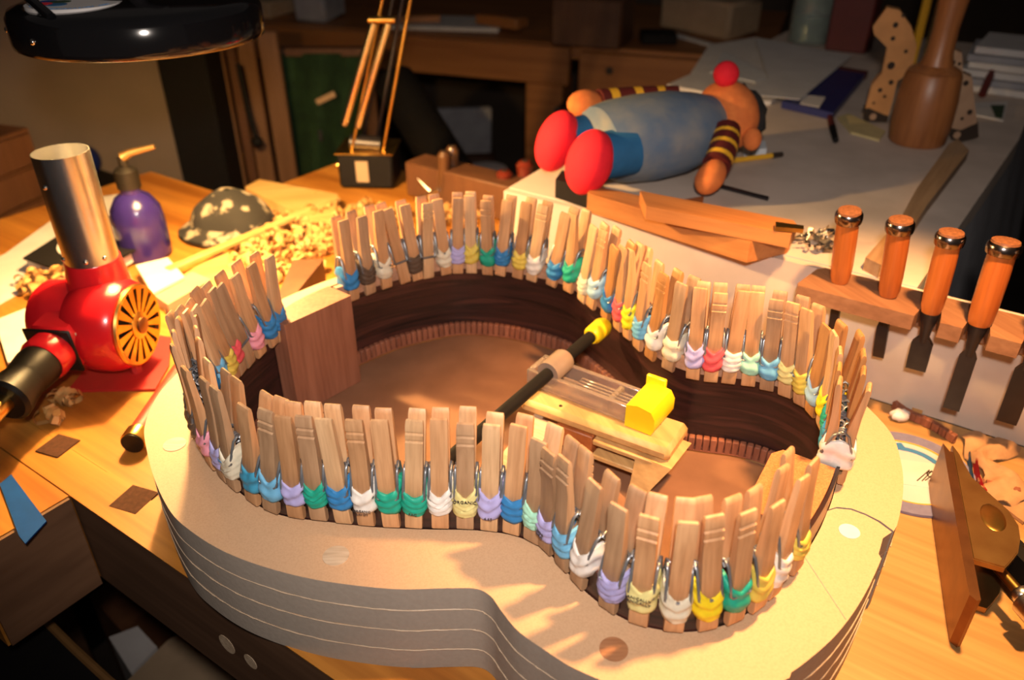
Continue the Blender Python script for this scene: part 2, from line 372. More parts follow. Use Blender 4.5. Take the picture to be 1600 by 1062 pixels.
for s_, t_ in ((-1.18, .30), (1.0, .30), (-1.18, .66), (1.0, .66)):
    wpart('leg', MB().box(T(s_, t_, (FZ-.05)/2), (.08, .08, -FZ-.05-.0), RZ, .003), M['apron'])
tp = tag(MB().prism([at(*p, .0006)[:2] for p in ((0, 757), (18, 742), (73, 815), (40, 850), (30, 838))], .0004, .0016).build('painters_tape', M['tape_blue']), 'strip of blue masking tape stuck on the bench vise jaw', 'tape')

# ------------------------------------------------------------------ guitar outline
HALF = [(.0270,0),(.0292,.027),(.0345,.052),(.0405,.080),(.0475,.101),(.0605,.127),(.083,.160),(.118,.181),(.155,.1915),(.188,.1955),(.212,.193),(.24,.1805),(.27,.166),(.30,.148),(.328,.130),(.352,.1195),(.375,.1175),(.396,.1245),(.42,.134),(.446,.138),(.47,.131),(.488,.1165),(.5005,.095),(.5085,.065),(.5135,.032),(.5150,0)]
def catmull(P, n=8):
    out = []; m = len(P)
    for i in range(m):
        a, b, c, d = (Vector(P[(i+k-1) % m]) for k in range(4))
        for j in range(n):
            t = j/n; out.append(.5*((2*b) + (c-a)*t + (2*a-5*b+4*c-d)*t*t + (3*b-a-3*c+d)*t**3))
    return out
OUT = catmull(HALF + [(x, -w) for x, w in HALF[-2:0:-1]])       # tail -> far side -> neck -> near side
NO = len(OUT)
CUM = [0]
for i in range(NO): CUM.append(CUM[-1] + (OUT[(i+1) % NO]-OUT[i]).length)
LEN = CUM[-1]
def on_outline(s):
    s %= LEN; lo, hi = 0, NO
    while hi-lo > 1:
        m = (lo+hi)//2
        if CUM[m] <= s: lo = m
        else: hi = m
    f = (s-CUM[lo])/(CUM[lo+1]-CUM[lo]); p = OUT[lo].lerp(OUT[(lo+1) % NO], f)
    def tg(i): return (OUT[(i+1) % NO]-OUT[(i-1) % NO]).normalized()
    t = tg(lo).lerp(tg((lo+1) % NO), f).normalized()
    return p, t, Vector((-t.y, t.x))            # normal points outward (clockwise in guitar frame: left of travel)
def nearest(q):
    best = None
    for i in range(NO):
        a, b = OUT[i], OUT[(i+1) % NO]; d = b-a; t = max(0, min(1, (q-a).dot(d)/d.length_squared)); e = (a+d*t-q).length
        if best is None or e < best[0]: best = (e, CUM[i]+t*d.length)
    return best[1]
RIM, RIM0 = .098, .076
NS = 300
def band(o1, o0, z0, z1, s0=0, s1=None, n=NS, closed=True):
    mb = MB(); rings = []
    s1 = LEN if s1 is None else s1
    for i in range(n + (0 if closed else 1)):
        p, t, nn = on_outline(s0 + (s1-s0)*i/n)
        a = G(*(p+nn*o1), 0); b = G(*(p+nn*o0), 0)
        rings.append([(a.x, a.y, z0), (a.x, a.y, z1), (b.x, b.y, z1), (b.x, b.y, z0)])
    if closed: rings.append(rings[0])
    return mb.loft(rings, True, not closed)
gt = empty('unfinished_guitar', (0,0,0), 0, 'dark rosewood guitar rim being glued up inside the mould', 'guitar')
band(.0040, .0018, .0012, RIM, n=360).build('rosewood_side', M['rosewood'], gt)
# which way is outward?  travel: tail(0) -> +w -> neck : on the far side going +x the left normal is +w = outward
s_nb = nearest(Vector((.5135, .036))); s_tb = nearest(Vector((.031, .031))); s_tb2 = nearest(Vector((.034, -.048))); s_nb2 = nearest(Vector((.5135, -.040)))
band(.00175, -.0040, .0835, RIM-.0002, s_tb+.004, s_nb-.004, 200, False).build('upper_lining', M['lining'], gt)
band(.00175, -.0040, .0835, RIM-.0002, s_nb2+.004, s_tb2-.004, 200, False).build('upper_lining', M['lining'], gt)
# lower kerfed lining: every block its own piece
lin = empty('kerfed_lining', (0,0,0)); lin.parent = gt
kb = MB().box((0, 0, 0), (.0054, .0056, .0145), 0, .0006).mesh('kerf_block', M['kerf'])
step = .0064
def kerfs(sa, sb, parent, name='kerf_block'):
    n = int((sb-sa)/step)
    for i in range(n):
        p, t, nn = on_outline(sa + (i+.5)*step); c = p - nn*.00112
        o = link(name, kb, parent); o.location = G(c.x, c.y, .0085); wt = U*t.x + V*t.y; o.rotation_euler = (0, 0, math.atan2(wt.y, wt.x))
kerfs(s_tb+.004, s_nb-.004, lin)
band(.00175, -.0040, .0013, .0025, s_tb+.004, s_nb-.004, 160, False).build('lining_web', M['kerf'], lin)
mb = MB(); n = int((s_tb2-s_nb2)/step)
for i in range(n):
    p, t, nn = on_outline(s_nb2 + .004 + (i+.5)*step)
    if s_nb2 + .004 + (i+1)*step > s_tb2-.004: break
    c = p - nn*.00112; wt = U*t.x + V*t.y; mb.box(G(c.x, c.y, .0085), (.0054, .0056, .0145), math.atan2(wt.y, wt.x))
tag(mb.build('lining_blocks', M['kerf'], lin), kind='stuff')
bpn = MB(); bpn.prism([G(*(on_outline(LEN*i/160)[0] - on_outline(LEN*i/160)[2]*.0046))[:2] for i in range(160)], .0001, .0007)
tag(bpn.build('base_panel', M['ply']), 'brown plywood panel lying inside the guitar rim', 'panel')
# end blocks
def blockpts(x0, x1, w0, w1, n=8, tail=True):
    f = []
    for i in range(n+1):
        w = w0 + (w1-w0)*i/n; s = nearest(Vector((x0, w))); p, t, nn = on_outline(s); q = p + nn*.0012
        f.append(G(q.x, q.y)[:2])
    return f
tb = blockpts(.03, 0, -.047, .030) + [G(.0605, .0285)[:2], G(.0520, -.0470)[:2]]
MB().prism(tb, .0012, .1005).build('tail_block', M['mahogany'], gt)
nb = blockpts(.514, 0, .035, -.038) + [G(.476, -.038)[:2], G(.4725, .026)[:2], G(.478, .0345)[:2]]
ob = MB().prism(nb, .0012, .099).build('neck_block', [M['mahogany']], gt)
MB().prism([((p[0]-nb[4][0])*.995+nb[4][0], (p[1]-nb[4][1])*.995+nb[4][1]) for p in nb], .0991, .0996).build('block_end_grain', M['cedar_end'], ob)


# ------------------------------------------------------------------ outside mould (two halves, four layers each)
OH = [(-.026,0),(-.023,.045),(-.013,.092),(.0055,.135),(.0195,.161),(.046,.190),(.0725,.2065),(.110,.225),(.1476,.2385),(.175,.242),(.204,.2416),(.232,.237),(.2636,.228),(.291,.2166),(.320,.2015),(.345,.1835),(.360,.1738),(.371,.1735),(.383,.179),(.3987,.185),(.4174,.1872),(.4394,.188),(.468,.183),(.496,.170),(.520,.150),(.5367,.130),(.5470,.1065),(.5554,.078),(.5605,.0425)]
def half_mould(sg, name, label):
    outer = [Vector(p) for p in catmull([(x, w) for x, w in OH] + [(.562, 0)] + [(x, -w) for x, w in OH[:0:-1]], 6)]
    k = len(OH)*6
    oh = [p for p in outer[:k+4] if p.y >= 0]
    seam = [(.5608, .0225), (.5511, .0272), (.541, .0290), (.5317, .0288), (.523, .0245), (.5188, .0185)]
    inn = []
    for i in range(161):
        p, t, nn = on_outline(LEN/2*i/160); q = p + nn*.0046; inn.append(Vector((q.x, max(q.y, 0))))
    if sg > 0:
        o_ = [p for p in oh if not (p.x > .5 and p.y < .0245)]
        i_ = [p for p in inn if not (p.x > .5 and p.y < .0165)]
        pts = [(p.x, p.y+.0004) if p.x < .05 and p.y < .001 else (p.x, p.y) for p in o_] + seam + [(p.x, p.y + (.0004 if p.x < .05 and p.y < .001 else 0)) for p in i_[::-1]]
    else:
        o_ = [(p.x, -p.y) for p in oh]; i_ = [(p.x, -p.y) for p in inn]
        sm = [(x - (.0009 if x > .55 else 0), w - .0011) for x, w in seam]
        o_ = [p for p in o_ if not (p[0] > .5 and abs(p[1]) < .002)] + [(.5595, -.004), (.5585, .012)]
        i_ = [p for p in i_ if not (p[0] > .5 and abs(p[1]) < .002)] + [(.5196, .001), (.5192, .0100)]
        o_ = [(x - (.0022 if x > .54 else 0), w) for x, w in o_]
        pts = [(x, w-.0004) if x < .05 and abs(w) < .001 else (x, w) for x, w in o_] + sm + [(x, w-.0004) if x < .05 and abs(w) < .001 else (x, w) for x, w in i_[::-1]]
    root = empty(name, G(.25, sg*.2, 0), 0, label, 'guitar mould')
    rng = random.Random(5)
    cx = sum(p[0] for p in pts)/len(pts)
    hgt = RIM0/4
    for L in range(4):
        z0 = hgt*L + .0004; z1 = hgt*(L+1) - (0 if L == 3 else .0003)
        d = (rng.random()-.5)*.0006
        W = [G(p[0], p[1]+sg*d, 0) - root.location for p in pts]
        n = len(W)
        # edge bevelled by a hair so the layer joints read
        mb = MB(); mb.prism([w[:2] for w in W], z0, z1)
        mb.m = [1 if i == 0 or i > 1 else 0 for i in range(len(mb.f))]
        mb.build('mould_layer', [M['mdf'], M['mdf_edge']], root, sharp=30)
        if L < 3:
            mb = MB(); rr = random.Random(L+int(sg)+9)
            op = [Vector(p) for p in o_]; path = []
            for i, p in enumerate(op):
                a = op[max(i-1, 0)]; b = op[min(i+1, len(op)-1)]; t = (b-a).normalized(); nn = Vector((-t.y, t.x))*sg
                q = p + nn*(.0001 + rr.random()*.0003); path.append(G(q.x, q.y, z1 + (rr.random()-.5)*.0006) - root.location)
            mb.tube(path, [.00028+rr.random()*.00032 for _ in path], 6)
            mb.build('glue_line', M['glue'], root)
    return root
mf = half_mould(1, 'guitar_mould', 'far half of layered fibreboard guitar mould beside the chisel rack')
mf['label'] = 'layered fibreboard mould half beside the chisel rack and white table'
mn = half_mould(-1, 'guitar_mould', 'layered fibreboard mould half overhanging the bench edge, two dowels in its face')
for (px, py, rr, mt, par) in ((273, 694, .0085, 'dowel', mn), (525, 868, .0085, 'dowel', mn), (959, 1014, .0082, 'dowel_red', mn), (1327, 830, .0068, 'white', mn)):
    c = at(px, py, RIM0) - par.location
    MB().lathe([(rr, -.003), (rr, .0004)], 24, (c.x, c.y, RIM0)).build('dowel_plug', M[mt], par)
mn['label'] = 'layered fibreboard mould half overhanging the bench edge, dowel plugs in its face'

for a_, b_ in (((1252, 862), (1322, 968)), ((1335, 802), (1395, 820))):
    pa, pb = at(*a_, RIM0)-mn.location, at(*b_, RIM0)-mn.location; dq = pb-pa
    if a_[0] < 1300: MB().box((pa+pb)/2 + Vector((0,0,.0001)), (dq.length, .0005, .0003), math.atan2(dq.y, dq.x)).build('pencil_line', M['mdf_edge'], mn)
# ------------------------------------------------------------------ clothespins
PW, PL = .0056, .0865
def arm_mesh(name, grooved, spread, seed):
    # profile (y outward, z up) of the outer arm; extruded along x, edges eased
    rr = random.Random(seed)
    zi = [(0,.0052),(.0025,.0044),(.0085,.0044),(.0105,.0062),(.0150,.0062),(.0170,.0044),(.0230,.0044),(.0260,.0072),(.0310,.0072),(.0340,.0040),(.0400,.0032),(.0440,.0026),(.0500,.0030)]
    top_c = spread
    zi += [(.066, .0030+(top_c-.0045)*.5), (PL-.004, top_c-.0016), (PL-.0012, top_c-.0010)]
    zo = [(PL-.0002, top_c), (PL-.0008, top_c+.0014), (PL-.004, top_c+.0022)]
    if grooved:
        for g in (PL-.0095, PL-.0155): zo += [(g+.0012, top_c+.0023), (g+.0005, top_c+.0013), (g-.0005, top_c+.0013), (g-.0012, top_c+.0025)]
    zo += [(.062, .0030+(top_c-.0045)*.45+.0046), (.045, .0092), (.0280, .0098), (.0268, .0090), (.0252, .0090), (.0240, .0098), (.0040, .0096), (.0008, .0088), (0, .0078)]
    prof = [(y, z) for z, y in zi + zo]
    mb = MB(); rings = []
    cy = sum(p[0] for p in prof)/len(prof)
    for x, k in ((-PW, .94), (-PW+.0005, 1), (PW-.0005, 1), (PW, .94)):
        ring = []
        for y, z in prof:
            mid = .007 if z < .05 else top_c+.0006
            yy = mid + (y-mid)*k; xx = x
            if z > PL-.003: xx = x*(1 - .10*((z-(PL-.003))/.003)**2)
            ring.append((xx, yy, z*(1 if k == 1 else .9985)+(.0004 if z < .001 and k < 1 else 0)))
        rings.append(ring)
    return mb.loft(rings, True, True).mesh(name, M['pin_a'], sharp=35)
ARMS = {(g, v): arm_mesh('arm', g, sp, 3) for g in (0, 1) for v, sp in enumerate((.0060, .0074, .0088))}
def spring_mesh():
    mb = MB(); r = .0010
    pts = []
    for i in range(37):
        a = 2*PI*3*i/36; pts.append((-.0034 + .0068*i/36, math.cos(a)*.0030, .0415 + math.sin(a)*.0030))
    mb.tube(pts, r, 6)
    for sy in (1, -1):
        x = PW + .0012
        path = [(-.0034*sy, 0, .0446), (-x*.8*sy, .0006*sy, .0462), (-x*sy, .0022*sy, .0466), (-x*sy, .0050*sy, .0440), (-x*sy, .0085*sy, .0330), (-x*sy, .0096*sy, .0268), (-x*.85*sy, .0101*sy, .0258), (x*.85*sy, .0101*sy, .0258), (x*sy, .0096*sy, .0268), (x*sy, .0085*sy, .0330), (x*sy, .0048*sy, .0455), (x*.98*sy, .0020*sy, .0478), (x*.98*sy, -.0006*sy, .0458), (x*sy, .0016*sy, .0432)]
        mb.tube(path, r, 6)
    return mb.mesh('spring', M['wire'], sharp=60)
SPR = spring_mesh()
def band_mesh(seed):
    rr = random.Random(seed); mb = MB(); NA = 36
    lowz = .0100 + rr.random()*.004; top = .0285 + rr.random()*.0035; nr = 12; rings = []
    ph = [rr.random()*6.28 for _ in range(6)]; strands = 1.2 + rr.random()*3.2; sag = .0010+rr.random()*.0018; tw = (rr.random()-.5)*.004
    for j in range(nr+4):
        k = (j-2)/(nr-1) if 2 <= j < nr+2 else (0 if j < 2 else 1)
        ring = []
        for i in range(NA):
            a = 2*PI*i/NA; ca, sa = math.cos(a), math.sin(a)
            # rounded rectangle
            n_ = 3.4; q = (abs(ca)**n_ + abs(sa)**n_)**(-1/n_)
            side = abs(ca)**1.5
            hx, hy = PW+.0017, .0104
            f = .0006 + .0010*math.sin(PI*k)**.5 + .00062*math.sin(strands*2*PI*k + ph[0] + 1.3*math.sin(a*2+ph[1]))*(.3+math.sin(PI*k)) + .00022*math.sin(7*a+ph[2]+k*9)
            if j in (0, nr+3): f = -.0016
            elif j in (1, nr+2): f = .0003
            x = ca*q*(hx+f); y = sa*q*(hy+f)
            zt = top + side*.0095*(.75+.25*math.sin(ph[3])) - (1-side)*sag + tw*ca*.5 + .0005*math.sin(3*a+ph[4])
            zb = lowz + side*.0015 + tw*sa*.2 + .0006*math.sin(2*a+ph[5])
            ring.append((x, y, zb + (zt-zb)*k))
        rings.append(ring)
    mb.loft(rings, True, False); return mb.mesh('rubber_band', M['rub_blue'], sharp=80)
BANDS = [band_mesh(20+i) for i in range(16)]
ZJ = .0795
pins = []
def solve(O, X, Y, tip, px):
    # lean (about the normal) and tilt (about the rim) that carry the arm tip to where it stands
    best = (1e18, 0, 0)
    for it in range(3):
        c = best; st = (R(3), R(1), R(.3))[it]; rng = range(-6, 7) if it == 0 else range(-3, 4)
        for i in rng:
            for j in rng:
                a = max(-R(15), min(R(15), c[1]+i*st)); b = max(-R(9), min(R(9), c[2]+j*st))
                q = Matrix.Rotation(a, 3, 'Y') @ (Matrix.Rotation(b, 3, 'X') @ Vector(tip)); P = O + X*q.x + Y*q.y + Vector((0,0,1))*q.z
                u_ = pj(P); e = (u_[0]-px[0])**2 + (u_[1]-px[1])**2 + (b/R(1))**2*3
                if e < best[0]: best = (e, a, b)
    return best[1], best[2]
def pin(s, face, top, color, groove=0, tone='b', order=0):
    p, t, nn = on_outline(s); O = G(p.x, p.y, ZJ)
    Xw = U*(-t.x) + V*(-t.y); Yw = U*nn.x + V*nn.y
    # x axis must satisfy x cross y = z
    X = Vector((Xw.x, Xw.y, 0)); Y = Vector((Yw.x, Yw.y, 0))
    if X.cross(Y).z < 0: X = -X
    rr = random.Random(order*7+3); v = rr.randrange(3); sp = (.0060, .0074, .0088)[v]
    lean, tilt = (0, 0)
    if top: lean, tilt = solve(O, X, Y, (0, sp+.001 if face == 'o' else -(sp+.001), PL), top)
    else: lean, tilt = (rr.random()-.5)*R(6), (rr.random()-.5)*R(4)
    B = Matrix((X, Y, Vector((0,0,1)))).transposed()
    Mx = B @ Matrix.Rotation(lean, 3, 'Y') @ Matrix.Rotation(tilt, 3, 'X')
    root = bpy.data.objects.new('clothespin', None); COL.objects.link(root); root.location = O; root.empty_display_size = .01
    root.rotation_euler = Mx.to_euler()
    tone2 = tone
    for k, flip in ((0, 0), (1, PI)):
        g = groove if (k == 0) == (face == 'o') else (1 if groove and rr.random() < .8 else 0)
        a = link('arm', ARMS[(g, v)], root); a.rotation_euler = (0, 0, flip)
        a.material_slots[0].link = 'OBJECT'; a.material_slots[0].material = M['pin_'+(tone if k == 0 or rr.random() < .6 else rr.choice('ab'))]
    link('spring', SPR, root)
    bobj = None
    if color:
        bobj = link('rubber_band', BANDS[rr.randrange(len(BANDS))], root)
        bobj.material_slots[0].link = 'OBJECT'; bobj.material_slots[0].material = M['rub_'+color]; bobj.rotation_euler = (0, 0, rr.choice((0, PI)))
        bobj['label'] = color + ' rubber band'
    pins.append((root, s, color, groove, tone))
    return root, bobj
def s_of(px, py, face):
    q = at(px, py, ZJ); loc = (q.xy - A0); g = Vector((loc.dot(U), loc.dot(V)))
    s = nearest(g)
    return s
FAR = [((551,468),(536,341),'blue',0,'b'),((579,459),(565,337),'brown',0,'c'),((602,448),(590,326),'cream',0,'b'),((628,436),(604,323),None,0,'b'),((651,435),(632,320),'brown',0,'b'),((670,435),(669,321),None,1,'b'),
 ((696,426),(683,311),'cream',0,'b'),((715,425),(716,310),'lavender',0,'b'),((739,420),(733,297),'yellow',0,'a'),((761,431),(758,324),'green',1,'b'),((783,428),(793,312),'blue',0,'b'),((809,434),(823,313),'yellow',0,'b'),
 ((833,436),(849,318),'white',1,'b'),((863,445),(884,333),'blue',0,'b'),((889,456),(897,328),'green',0,'b'),((913,470),(929,351),'cream',0,'b'),((930,479),(946,356),'pale blue',1,'b'),((949,497),(958,387),'blue',0,'d'),
 ((967,515),(972,384),'red',0,'b'),((983,529),(987,384),'bright yellow',0,'b'),((1000,544),(1010,412),'sky blue',1,'b'),((1020,559),(1039,425),'white',1,'d'),((1046,576),(1066,440),'cream',0,'c'),((1081,594),(1095,449),'lavender',0,'b'),
 ((1110,598),(1127,458),'red',1,'b'),((1137,598),(1164,449),'white',0,'b'),((1169,601),(1185,450),'mint green',0,'b'),((1198,609),(1213,470),'sky blue',1,'c'),((1225,620),(1239,474),'pale yellow',1,'c'),((1249,633),(1258,487),'yellow',0,'b'),
 ((1266,646),(1287,513),'pale blue',0,'d')]
fs = [s_of(*f[0], 'i') for f in FAR]
fl = list(zip(fs, FAR))
for s, f in fl: pin(s, 'i', f[1], f[2], f[3], f[4], len(pins))
s_end = nearest(Vector((.5120, .050)))
sa = fs[-1]
for i, (c, top, tone) in enumerate((('bright yellow', (1301,520), 'd'), ('green', (1309,545), 'd'), ('teal blue', (1308,570), 'd'), ('white', (1311,592), 'b'))):
    pin(sa + (s_end-sa)*(i+1)/4, 'i', top, c, 0, tone, len(pins))
nfar = len(pins)
NEARP = [((1238,890),(1272,717),'yellow',0,'b'),((1203,930),(1258,744),'white',0,'b'),((1180,950),(1217,786),'yellow',0,'b'),((1145,970),(1170,797),'green',1,'b'),((1104,982),(1116,802),'bright yellow',1,'b'),((1052,988),(1076,815),'cream',0,'b'),
 ((996,978),(1015,807),'pale yellow',1,'b'),((946,956),(966,791),'lavender',0,'c'),((900,914),(930,753),'white',0,'c'),((878,887),(881,714),'sky blue',1,'c'),((853,860),(857,704),'lavender',1,'c'),((825,853),(842,687),'mint green',0,'c'),
 ((801,830),(811,660),'blue',0,'b'),((766,822),(768,662),'lavender',0,'a'),((728,818),(727,658),'pale yellow',1,'c'),((689,821),(685,650),'white',0,'b'),((648,819),(648,653),'green',1,'a'),((613,822),(592,654),'green',0,'b'),
 ((575,817),(552,653),'white',1,'b'),((540,814),(505,653),'blue',0,'a'),((502,807),(473,648),'green',1,'c'),((466,805),(441,650),'lavender',0,'b'),((427,797),(415,637),'sky blue',1,'c'),((400,782),(381,631),'teal blue',0,'b'),
 ((378,757),(335,604),'cream',0,'c'),((356,747),(318,590),'lavender',0,'c'),((335,728),(286,575),'pink',0,'b')]
ns = [s_of(*f[0], 'o') for f in NEARP]
PRT = {}
for s, f in zip(ns, NEARP):
    r_, b_ = pin(s, 'o', f[1], f[2], f[3], f[4], len(pins)); PRT[f[0]] = (r_, b_)
LEFT = [((368,594),(315,470),'yellow',0,'b'),((374,582),(326,447),'red',0,'c'),((389,569),(340,444),None,0,'c'),((405,554),(365,428),'pink',0,'c'),((422,537),(390,410),'blue',0,'b'),((438,530),(423,402),'blue',0,'b')]
ls = [s_of(*f[0], 'i') for f in LEFT]
sa, sb = ns[-1], ls[0]
for i, (c, top, tone) in enumerate((('brown', (266,530), 'b'), ('brown', (271,514), 'b'), ('teal blue', (276,494), 'b'), ('blue', (283,478), 'b'), ('sky blue', (299,476), 'c'))):
    pin(sa + (sb-sa)*(i+1)/6, 'i' if i > 2 else 'o', top, c, 0, tone, len(pins))
for s, f in zip(ls, LEFT): pin(s, 'i', f[1], f[2], f[3], f[4], len(pins))
# printing on some bands
def print_on(key, lines, size, mat='ink', z=.0225):
    r_, b_ = PRT[key]
    for i, tx in enumerate(lines):
        o = link('lettering', text_mesh(tx, size, M[mat]), b_)
        fl_ = -1 if abs(b_.rotation_euler.z) > 1 else 1
        o.location = (0, fl_*.0138, z - i*size*1.0); o.rotation_euler = (PI/2, 0, PI if fl_ > 0 else 0)
print_on((728,818), ['ORGANIC'], .0034, z=.0275)
print_on((575,817), ['ORGANIC', 'SAVOY'], .0026, z=.0175)
print_on((648,819), ['FAC'], .003, z=.0165)
print_on((853,860), ['USDA', 'ORG'], .003, z=.021)
print_on((996,978), ['ANICALLY', 'ANICALLY'], .0030, z=.0275)
print_on((766,822), ['4.65'], .0032, z=.0155)
print_on((378,757), ['lata'], .0032, 'ink_blue', z=.029)
ORD = ['first','second','third','fourth','fifth','sixth','seventh','eighth','ninth','tenth','eleventh','twelfth','thirteenth','fourteenth','fifteenth','sixteenth','seventeenth','eighteenth','nineteenth','twentieth']
def ordn(n):
    if n <= 20: return ORD[n-1]
    tens = {2: ('twenty', 'twentieth'), 3: ('thirty', 'thirtieth'), 4: ('forty', 'fortieth')}[n//10]
    return tens[1] if n % 10 == 0 else tens[0] + '-' + ORD[n % 10-1]
near_sorted = sorted(pins[nfar:], key=lambda q: -q[1])
for rim, lst in (('chisel-rack', pins[:nfar]), ('bench-edge', near_sorted)):
    for i, (o, s, c, g, tone) in enumerate(lst):
        tag(o, f"{'ridged' if g else 'smooth'} clothespin with {c+' rubber band' if c else 'bare wire spring'}, {ordn(i+1)} from tall end block along {rim} rim", 'clothespin', 'clothespins clamped round the guitar rim')

# ------------------------------------------------------------------ swing-arm lamp with the black hood (its light stays here)
HC = Vector((-.354, .808, .311))            # centre of the hood's open underside
lamp = empty('work_lamp', (-.232, 1.262, .0012), 0, 'swing-arm work lamp with round glossy black hood and spring arm', 'lamp')
LO = lamp.location
def lp(name, mb, mat, parent=lamp, **kw):
    o = mb.build(name, mat, None, **kw); o.parent = parent
    if parent is lamp: o.location = -LO
    return o
hood = lp('hood', MB().lathe([(.105, .004), (.110, 0), (.1122, .0015), (.113, .006), (.1125, .026), (.1090, .0320), (.100, .0350), (.03, .0385), (.0, .039)], 64, HC, caps=False), M['black'], sharp=50)
lp('reflector', MB().lathe([(.1045, .0045), (.102, .028), (.05, .0355), (.0, .0365)], 48, HC, caps=False), M['white'], hood)
for a in (-2.05, -2.75):
    d = Vector((math.cos(a), math.sin(a), 0)); lp('rivet', MB().ell(HC + d*.1128 + Vector((0,0,.0150)), (.0028,)*3, None, 12, 8), M['chrome'], hood)
# label disc on the hood's top
sc_ = HC + Vector((-.036, -.046, .0376))
st_ = lp('round_sticker', MB().prism([(sc_.x+.040*math.cos(2*PI*i/40), sc_.y+.040*math.sin(2*PI*i/40)) for i in range(40)], sc_.z-.0026, sc_.z+.0006), M['paperdim'], hood)
for dx, dy, r_, k in ((-.024, -.010, .009, 'redfelt'), (-.010, -.012, .009, 'bluefelt'), (-.014, .004, .009, 'green'), (-.026, .006, .008, 'tape_blue')):
    lp('printed_blob', MB().prism([(sc_.x+dx+r_*math.cos(2*PI*i/20), sc_.y+dy+r_*math.sin(2*PI*i/20)) for i in range(20)], sc_.z+.0006, sc_.z+.0008+.00004*(dx*dx*1e4 % 3)), M[k], st_)
tx = 'WWW.OUTTERWORKSHOP.COM'
for i, ch in enumerate(tx):
    if ch == ' ': continue
    a = -PI*.80 + PI*.72*i/(len(tx)-1)
    o = link('lettering', text_mesh(ch, .0054, M['ink_blue'], .0001), st_); o.location = (sc_.x+.0345*math.cos(a), sc_.y+.0345*math.sin(a), sc_.z+.0007); o.rotation_euler = (0, 0, a+PI/2)
lp('hood_bracket', MB().tube([HC+Vector(p) for p in ((-.12,.02,.046),(-.095,-.03,.049),(-.070,-.060,.047),(-.048,-.084,.041),(-.032,-.097,.034))], .0042, 10), M['black'], hood)
# base and arms
bx = LO
base_c = at(583, 300, 0)
lp('base_block', MB().box((-.232, 1.262, .0295), (.088, .075, .056), RZ+.55, .004), M['blackmat'])
lp('base_plate', MB().box((-.232, 1.262, .0590), (.094, .08, .003), RZ+.55, .001), M['brass'])
lp('base_label', MB().box((-.232, 1.262, .03)+Vector((-.006, -.0455, 0)) if False else Vector((-.2385, 1.2225, .031)), (.02, .0016, .034), RZ+.55), M['card'])
Yb = 1.25
def ap(px, py, Y=Yb): return aty(px, py, Y)
for a, b, r_, Y in (((545,258),(605,-40),.0030,1.24), ((594,262),(648,-40),.0030,1.24), ((562,240),(622,-40),.0030,1.29), ((585,240),(636,-40),.0030,1.29)):
    lp('arm_rod', MB().cyl(ap(*a, Y), ap(*b, Y), r_, r_, 10), M['brass'] if Y < 1.27 else M['darksteel'])
for a, b in (((539,192),(584,36)), ((560,196),(607,36))):
    pa, pb = ap(*a, 1.225), ap(*b, 1.225); mb = MB(); mb.cyl(pa, pb, .0058, .0058, 14)
    lp('tension_spring', mb, M['spring'])
    lp('spring_stud', MB().ell(pa, (.006,.006,.006), None, 12, 8), M['chrome'])
lp('cross_bar', MB().cyl(ap(576,31,1.225), ap(617,31,1.225), .005, .005, 10), M['brass'])
lp('cross_bar', MB().cyl(ap(527,258,1.235), ap(600,266,1.235), .0055, .0055, 10), M['brass'])
lp('joint', MB().cyl(ap(548,222,1.25), ap(595,226,1.25), .013, .013, 14), M['darksteel'])
el = ap(630, -40, 1.265); top_e = Vector((el.x+.02, 1.25, .52))
lp('elbow', MB().tube([el, top_e, top_e + Vector((-.02, -.02, .03))], .009, 10), M['darksteel'])
for dx in (-.012, .012):
    lp('arm_rod', MB().cyl(top_e + Vector((dx, 0, .0)), HC + Vector((.01+dx, .03, .075)), .0035, .0035, 10), M['darksteel'])
lp('swivel', MB().tube([HC+Vector((.01,.03,.075)), HC+Vector((0,.012,.06)), HC+Vector((0,0,.040))], .008, 10), M['darksteel'])
lp('lamp_socket', MB().lathe([(.014, .0), (.016, .004), (.016, .012)], 20, HC+Vector((-.03, 0, .024))), M['blackmat'], hood)
light('hood_lamp_light', 'POINT', HC + Vector((.012, .005, .023)), HC + Vector((.0, .0, -1)), 24.0, (1, .60, .22), shadow_soft_size=.012)

# ------------------------------------------------------------------ heat gun
gc = at(175, 505, .060)
hg = empty('heat_gun', (gc.x, gc.y, 0), R(-6), 'red enamelled heat gun with steel nozzle pointing up and black handle', 'heat gun')
ax = Vector((1, 0, 0)); Z = .060
hs = MB().lathe([(.0, -.034), (.026, -.034), (.040, -.029), (.0470, -.016), (.0485, -.002), (.0475, .010), (.0435, .021), (.0400, .0245), (.039, .0255), (.0, .0255)], 40, (0,0,Z), ax).build('housing', M['red'], hg, sharp=40)
MB().lathe([(.034, -.070), (.0385, -.064), (.0395, -.045), (.036, -.030)], 32, (-.002,.006,Z), ax).build('motor_cover', M['red'], hg)
gr = MB(); gr.lathe([(.0405, .0245), (.0415, .027), (.0400, .0290), (.0370, .0290), (.0370, .0262)], 40, (0,0,Z), ax, caps=False)
gr.lathe([(.014, .0262), (.0140, .0300), (.010, .0315), (.0, .0318)], 24, (0,0,Z), ax, caps=False)
for i in range(16):
    a = 2*PI*i/16; d = Vector((0, math.cos(a), math.sin(a))); e = Vector((0, -math.sin(a), math.cos(a)))
    p = [Vector((.0275,0,Z)) + d*.0135 - e*.0017, Vector((.0275,0,Z)) + d*.0135 + e*.0017, Vector((.0275,0,Z)) + d*.0375 + e*.0045, Vector((.0275,0,Z)) + d*.0375 - e*.0045]
    q = [v + Vector((.0018,0,0)) for v in p]
    gr.add(p+q, [(0,1,2,3),(4,5,6,7),(0,1,5,4),(1,2,6,5),(2,3,7,6),(3,0,4,7)])
gro = gr.build('intake_grille', M['brass'], hs)
